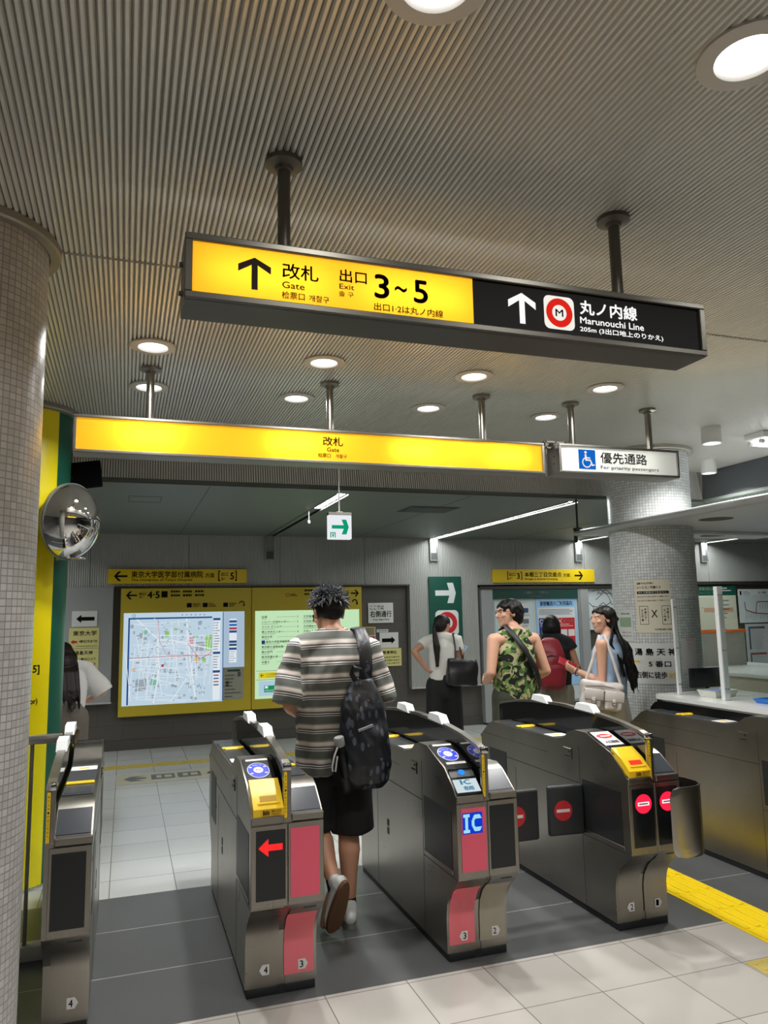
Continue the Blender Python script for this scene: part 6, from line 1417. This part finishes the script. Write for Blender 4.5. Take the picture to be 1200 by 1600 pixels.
m = MB(); torso_shell(m, J, .90, .03, .115, w=.165, hemw=.19); m.limb([V(-.10, .0, 1.345), V(-.03, -.015, 1.355), V(.03, -.015, 1.355), V(.10, -.01, 1.34)], [.054, .060, .060, .054], 14); m.limb([V(0, -.02, 1.35), V(0, -.018, 1.40)], [.066, .056], 16, flat=(False, True))
organic('denim_vest', m, denim(), t, .008, 4, wrinkle(.009, 3.5, 9, 8))
m = MB(); rs = []
for z, a, b in ((1.0, .15, .11), (.9, .17, .13), (.6, .21, .17), (.25, .25, .21), (.12, .255, .215)):
    rs.append([V(a * (1 + .05 * math.cos(9 * q)) * math.cos(q), b * (1 + .05 * math.cos(9 * q)) * math.sin(q), z) for q in [2 * math.pi * k / 72 for k in range(72)]])
m.rings(rs); m.build_local('long_skirt', pbr('pale_skirt_cloth', '#c9c2b2', .85), t, 60)
shoe(J, 'L', t, WSHOE, WSOLE, bulk=.9); shoe(J, 'R', t, WSHOE, WSOLE, bulk=.9)
g = random.Random(4); m, MH = hair_cap(P, J)
m.ell(P(0, -.118, .0), (.035, .025, .03), MH, 14); m.ell(P(.02, -.135, .01), (.03, .018, .012), MH, 12)
for k in range(46):
    a = g.uniform(-1, 1); st = P(.075 * a, -.05 - .05 * (1 - a * a), .02 + g.uniform(-.04, .04)); pts = [st, P(.088 * a, -.095 + .02 * abs(a), -.09)]
    end = V(.07 * a + .10 + g.uniform(-.03, .03), -.165 + g.uniform(-.02, .02), .99 + g.uniform(-.05, .12)); b0 = V(.075 * a + .03, -.135, 1.33)
    pts.append(b0); ph = g.uniform(0, 6)
    for q in (.2, .4, .6, .8, 1): pts.append(b0.lerp(end, q) + V(.016 * math.sin(ph + q * 9), .010 * math.cos(ph + q * 9), 0))
    m.limb(pts, [.014, .017, .017, .016, .015, .013, .010, .004], 8)
for k in range(10):
    st = P(-.078, -.03 + .002 * k, .03); pts = [st, P(-.084, -.04, -.06), V(-.105 + .003 * k, -.055, 1.34), V(-.10 + .006 * k, -.115, 1.22), V(-.09 + .008 * k, -.14, 1.08)]; m.limb(pts, [.008, .010, .011, .009, .003], 7)
organic('long_hair', m, HAIR, t, .006, 2, wrinkle(.003, 12, 40, 1))
m = MB(); c = P(0, -.138, .0); m.rbox(-.03, .03, -.012, .012, -.012, .012, .005, 0, 2, Matrix.Translation(c)); m.build_local('hair_clip', BLACK, t, 40)
m = MB(); wv = (J['wrL'] - J['elL']).normalized(); c = J['wrL'] - wv * .012
b1 = wv.orthogonal().normalized(); b2 = wv.cross(b1); m.limb([c + (b1 * math.cos(q) + b2 * math.sin(q)) * .036 for q in [2 * math.pi * k / 20 for k in range(21)]], [.004] * 21, 8); m.build_local('wrist_band', BLACK, t, 50)
place(t, 3.60, 5.12, 40); DENIM = t
t = thing('mobile_phone', 'red phone case held by the woman in the denim vest', 'phone'); a_ = V(-.82, .35, .45).normalized(); n_ = V(.05, .75, -.66); n_ = (n_ - a_ * n_.dot(a_)).normalized(); t.rotation_euler = Matrix((a_.cross(n_), a_, n_)).transposed().to_euler(); t.location = world(DENIM, J['wrL'] + V(.045, .085, .05))
MB().rbox(-.037, .037, -.075, .075, -.006, .006, .005, 0, 2).build_local('phone_case', pbr('red_leather', '#a3202c', .4), t, 30)
MB().box(-.033, .033, -.070, .070, .0061, .0066).build_local('phone_screen', BLACKGLOSS, t)
LEATH = pbr('pale_grey_leather', '#c8c1bc', .4, var=.06, vscale=8); BUCK = pbr('buckle_metal', '#8c8781', .3, .8)
t = thing('shoulder_bag', 'pale grey leather shoulder bag with two buckled front pockets on the denim vest woman', 'handbag')
def bag_part(n, m, mat, v=.007, sm=3, dsp=None): return organic(n, m, mat, t, v, sm, dsp)
m = MB().rbox(-.185, .185, -.055, .055, 0, .24, .035, 0, 4); bag_part('bag_body', m, LEATH, .008, 3, wrinkle(.006, 12, 12, 4))
for x in (-.092, .085):
    m = MB().rbox(x - .075, x + .075, -.105, -.045, .01, .15, .018, 0, 3); p = bag_part('front_pocket', m, LEATH, .007, 2, wrinkle(.004, 14, 14, 2))
    m = MB().rbox(x - .082, x + .082, -.114, -.10, .085, .165, .006, 0, 2).rbox(x - .082, x + .082, -.112, -.045, .155, .172, .006, 0, 2); m.build_local('flap', LEATH, p, 40)
    m = MB().rbox(x - .014, x + .014, -.119, -.112, .045, .105, .003, 0, 1); m.build_local('buckle_strap', LEATH, p, 40)
    m = MB().rbox(x - .02, x + .02, -.123, -.118, .075, .081, .002, 0, 1).rbox(x - .02, x + .02, -.123, -.118, .055, .061, .002, 0, 1).rbox(x - .02, x - .014, -.123, -.118, .058, .078, .002, 0, 1).rbox(x + .014, x + .02, -.123, -.118, .058, .078, .002, 0, 1); m.build_local('buckle', BUCK, p, 30)
m = MB().limb([(-.16, -.058, .19), (0, -.062, .205), (.17, -.058, .19)], [.004] * 3, 8); m.build_local('zip', BUCK, t, 50)
DB = world(DENIM, (-.215, -.06, .86)) + V(-.075, .02, 0); t.location = DB; t.rotation_euler = (0, R(8), R(40 - 62)); 
t.scale = (.86, .86, .86); MBi = (Matrix.Translation(t.location) @ t.rotation_euler.to_matrix().to_4x4() @ Matrix.Scale(.86, 4)).inverted()
for e, o_ in ((-.15, .04), (.16, -.04)):
    top = world(DENIM, (-.125, -.0 + o_ * .5, 1.405)); p0 = MBi @ top; m = MB()
    pts = [Vector((e, 0, .22)), Vector((e, 0, .22)).lerp(p0, .5) + Vector((0, -.02, 0)), Vector((e, 0, .22)).lerp(p0, .93) + Vector((0, -.012, 0)), p0, p0 + Vector((0, .05, -.05))]; m.limb(pts, [(.013, .004)] * 5, 8, hint=(1, 0, 0)); m.build_local('shoulder_strap', LEATH, t, 50)

# --- woman with the red backpack
t = thing('person', 'woman in a black top and wide khaki trousers facing the notice board', 'person')
J = skeleton(1.58, True, head=(.0, .03, 1.455), hd=(.1, 1, -.1), elR=(.235, -.02, 1.03), wrR=(.13, .15, .98), elL=(-.235, -.02, 1.03), wrL=(-.13, .15, .98))
_, P = body(J, t, SKIN_C, [dict(wr=J['wrL'], d=(.6, .7, .2), pn=(.2, -.3, 1), sc=.9, side=1), dict(wr=J['wrR'], d=(-.6, .7, .2), pn=(-.2, -.3, 1), sc=.9, side=-1)])
m = MB(); torso_shell(m, J, .86, .025, .115, w=.165, hemw=.165); m.limb([J['shL'] + V(.02, 0, .01), V(0, -.015, 1.345), J['shR'] + V(-.02, 0, .01)], [.062, .066, .062], 14); sleeve(m, J, 'L', .25, .062, .07); sleeve(m, J, 'R', .25, .062, .07)
organic('black_top', m, pbr('black_cotton', '#121214', .85), t, .008, 4, wrinkle(.005, 4, 8))
def trousers(J, t, mat, w0, w1, amp=.007):
    m = MB(); m.limb([(J['hipL'] + J['hipR']) / 2 + V(0, 0, .12), (J['hipL'] + J['hipR']) / 2 + V(0, 0, -.06)], [(.145 * J['s'], .112 * J['s']), (.17 * J['s'], .125 * J['s'])], 22, flat=(True, False), hint=(1, 0, 0))
    for q in 'LR': m.limb([J['hip' + q], J['hip' + q].lerp(J['knee' + q], .5), J['knee' + q], J['knee' + q].lerp(J['ank' + q], .92)], [w0, w0, (w0 + w1) / 2, w1], 18, flat=(False, True))
    return organic('trousers', m, mat, t, .009, 4, wrinkle(amp, 1.6, 9, 2))
trousers(J, t, pbr('khaki_cloth', '#8d8676', .85), .105, .125)
shoe(J, 'L', t, pbr('dark_trainer', '#2a2b2e', .5), WSOLE, bulk=.9); shoe(J, 'R', t, pbr('dark_trainer', '#2a2b2e', .5), WSOLE, bulk=.9)
m, MH = hair_cap(P, J)
for k in range(24): a = -1 + 2 * k / 23; m.limb([P(.078 * a, -.06, .02), P(.086 * a, -.075 + .03 * a * a, -.06), P(.080 * a, -.06 + .03 * a * a, -.125)], [.016, .018, .010], 8)
organic('bob_hair', m, HAIR, t, .007, 3)
place(t, 3.98, 6.55, -25); REDP = t
t = thing('backpack', 'dark red backpack on the woman in khaki trousers', 'backpack'); t.location = world(REDP, (-.045, -.20, .86)); t.rotation_euler = (R(-4), 0, R(-25))
REDN = pbr('dark_red_nylon', '#8a1626', .45, var=.12, vscale=9)
m = MB().stack([(0, 0, 0, .10, .06), (.03, 0, 0, .135, .085), (.2, 0, -.01, .142, .095), (.36, 0, 0, .13, .08), (.46, 0, .01, .09, .05), (.485, 0, .015, .05, .03)], 32, 0, 2.8); organic('pack_body', m, REDN, t, .009, 2, wrinkle(.007, 9, 9))
m = MB().stack([(.03, 0, -.085, .08, .03), (.06, 0, -.095, .10, .035), (.2, 0, -.095, .10, .035), (.23, 0, -.09, .08, .02)], 24, 0, 3); organic('front_pocket', m, REDN, t, .009, 2)
m = MB().limb([(-.11, -.07, .28), (0, -.098, .32), (.11, -.07, .28)], [.005] * 3, 8); m.build_local('zipper', BLACK, t, 50)
for q in (-1, 1): m = MB().limb([(.07 * q, .06, .40), (.085 * q, .11, .505), (.09 * q, .20, .51), (.10 * q, .31, .40), (.12 * q, .29, .2), (.13 * q, .09, .06)], [(.022, .007)] * 6, 10, hint=(1, 0, 0)); m.build_local('shoulder_strap', pbr('strap_maroon', '#4a1a22', .6), t, 50)

# --- woman with the black tote walking right
t = thing('person', 'woman with a ponytail, white T-shirt and black trousers walking right past the green sign', 'person')
J = skeleton(1.60, True, shL=(-.17, -.01, 1.30), shR=(.165, .0, 1.31), elL=(-.29, -.10, 1.20), wrL=(-.165, -.07, 1.015), elR=(.185, .02, 1.06), wrR=(.175, .21, 1.13), kneeL=(-.09, -.03, .47), ankL=(-.095, -.27, .17), toeL=(-.10, -.15, .03), kneeR=(.085, .08, .46), ankR=(.085, .06, .085), toeR=(.09, .22, .025), head=(.01, .035, 1.475), hd=(.55, .80, -.2), hup=(0, .15, 1))
_, P = body(J, t, SKIN_C, [dict(wr=J['wrL'], d=(.5, .35, -.5), pn=(.4, .2, .6), curl=(1.1, 1.2, .8), sc=.9, side=1, thumb=.9), dict(wr=J['wrR'], d=(.2, .8, .45), pn=(-.8, .2, .4), curl=(.5, .7, .5), sc=.9, side=-1, thumb=.7)], .006)
m = MB(); torso_shell(m, J, .90, .012, .112, w=.15, hemw=.145); m.limb([J['shL'] + V(.02, 0, .005), V(0, -.012, 1.35), J['shR'] + V(-.02, 0, .005)], [.06, .064, .06], 14); sleeve(m, J, 'L', .42, .062, .06); sleeve(m, J, 'R', .42, .062, .06)
organic('white_shirt', m, pbr('white_cotton', '#d9d8d2', .85), t, .008, 4, wrinkle(.005, 4, 10))
trousers(J, t, pbr('black_drape', '#0c0c0e', .8), .105, .115)
shoe(J, 'L', t, pbr('black_shoe', '#151517', .4), RUBBER, up=V(0, -.75, .65).normalized(), bulk=.9); shoe(J, 'R', t, pbr('black_shoe', '#151517', .4), RUBBER, bulk=.9)
m, MH = hair_cap(P, J); g = random.Random(9); m.ell(P(0, -.115, .0), (.03, .03, .035), MH, 12)
for k in range(14):
    st = P(g.uniform(-.02, .02), -.12, 0); e = V(-.035 + g.uniform(-.02, .02), -.155, 1.07 + g.uniform(-.04, .06)); m.limb([st, P(-.01, -.15, -.06), st.lerp(e, .55) + V(g.uniform(-.02, .02), -.03, 0), e], [.014, .02, .018, .004], 8)
organic('ponytail_hair', m, HAIRB, t, .007, 3)
place(t, 3.21, 7.50, -30); BLK = t
t = thing('tote_bag', 'large black tote bag on the shoulder of the ponytail woman', 'handbag'); t.location = world(BLK, (.205, -.10, .845)); t.rotation_euler = (0, R(3), R(-30 + 28))
m = MB().stack([(0, 0, 0, .165, .06), (.02, 0, 0, .175, .07), (.25, 0, 0, .165, .045), (.275, 0, 0, .16, .03)], 28, 0, 4); organic('bag_body', m, pbr('black_leather', '#1c1c1e', .38), t, .008, 2, wrinkle(.010, 8, 8, 6))
MI = (Matrix.Translation(t.location) @ t.rotation_euler.to_matrix().to_4x4()).inverted()
for e in (-.06, .06):
    a = MI @ world(BLK, (.125, -.02 + e * .6, 1.385)); m = MB().limb([(e - .03, -.035 if e < 0 else .03, .23), Vector((e - .03, -.03 if e < 0 else .03, .25)).lerp(a, .5) + Vector((0, -.03, 0)), a + Vector((0, -.015, -.03)), a, a + Vector((.02, .04, -.04))], [(.010, .004)] * 5, 8); m.build_local('handle', BLACK, t, 50)
t = thing('mobile_phone', 'pale phone in the raised hand of the ponytail woman', 'phone'); t.location = world(BLK, J['wrR'] + V(.0, .10, .06)); t.rotation_euler = (R(45), R(20), R(-50))
MB().rbox(-.036, .036, -.075, .075, -.004, .004, .003, 0, 2).build_local('phone_case', pbr('pale_case', '#cfd0d0', .4), t, 30); MB().box(-.032, .032, -.07, .07, .0041, .0046).build_local('phone_screen', glow('phone_glow', '#9fb4c8', .5), t)

# --- woman half hidden behind the yellow and green column
t = thing('person', 'woman with long dark hair and a white blouse half hidden behind the green wrapped column', 'person')
J = skeleton(1.52, True, shL=(-.16, .10, 1.20), shR=(.16, .08, 1.19), elR=(.30, .06, .99), wrR=(.14, .21, .90), elL=(-.25, .1, .98), wrL=(-.1, .25, .9), neck=(-.01, .12, 1.245), head=(-.03, .2, 1.31), hd=(-.3, .8, -.5), hup=(-.05, .45, .9), hipL=(-.085, -.05, .80), hipR=(.085, -.05, .80))
_, P = body(J, t, SKIN_B, [dict(wr=J['wrL'], d=(.5, .7, .1), pn=(.2, -.3, 1), sc=.9, side=1), dict(wr=J['wrR'], d=(-.7, .6, .0), pn=(-.1, -.3, 1), sc=.9, side=-1)], .007)
m = MB(); torso_shell(m, J, .80, .025, .115, w=.165, hemw=.15); m.limb([J['shL'] + V(.02, 0, .005), V(0, .08, 1.235), J['shR'] + V(-.02, 0, .005)], [.065, .07, .065], 14); sleeve(m, J, 'L', 1.05, .07, .085); sleeve(m, J, 'R', 1.02, .07, .085)
organic('white_blouse', m, pbr('white_blouse_cloth', '#d3d2cf', .85), t, .008, 4, wrinkle(.006, 4, 9))
trousers(J, t, pbr('taupe_cloth', '#6f675d', .85), .11, .12)
shoe(J, 'L', t, pbr('black_shoe', '#151517', .4), RUBBER, bulk=.9); shoe(J, 'R', t, pbr('black_shoe', '#151517', .4), RUBBER, bulk=.9)
m, MH = hair_cap(P, J); g = random.Random(2); m.ell((-.01, .035, 1.235), (.095, .085, .11), None, 16)
for k in range(22):
    a = g.uniform(-1, 1); e = V(.06 * a + .05, -.19 + g.uniform(-.03, .01), .90 + g.uniform(-.03, .1)); m.limb([P(.075 * a, -.06, .02), P(.085 * a, -.10, -.06), V(.06 * a + .02, -.07, 1.17), V(.06 * a + .035, -.13, 1.03), e], [.015, .020, .022, .018, .004], 8)
organic('long_hair', m, HAIRB, t, .007, 3)
place(t, -.455, 6.85, 5)
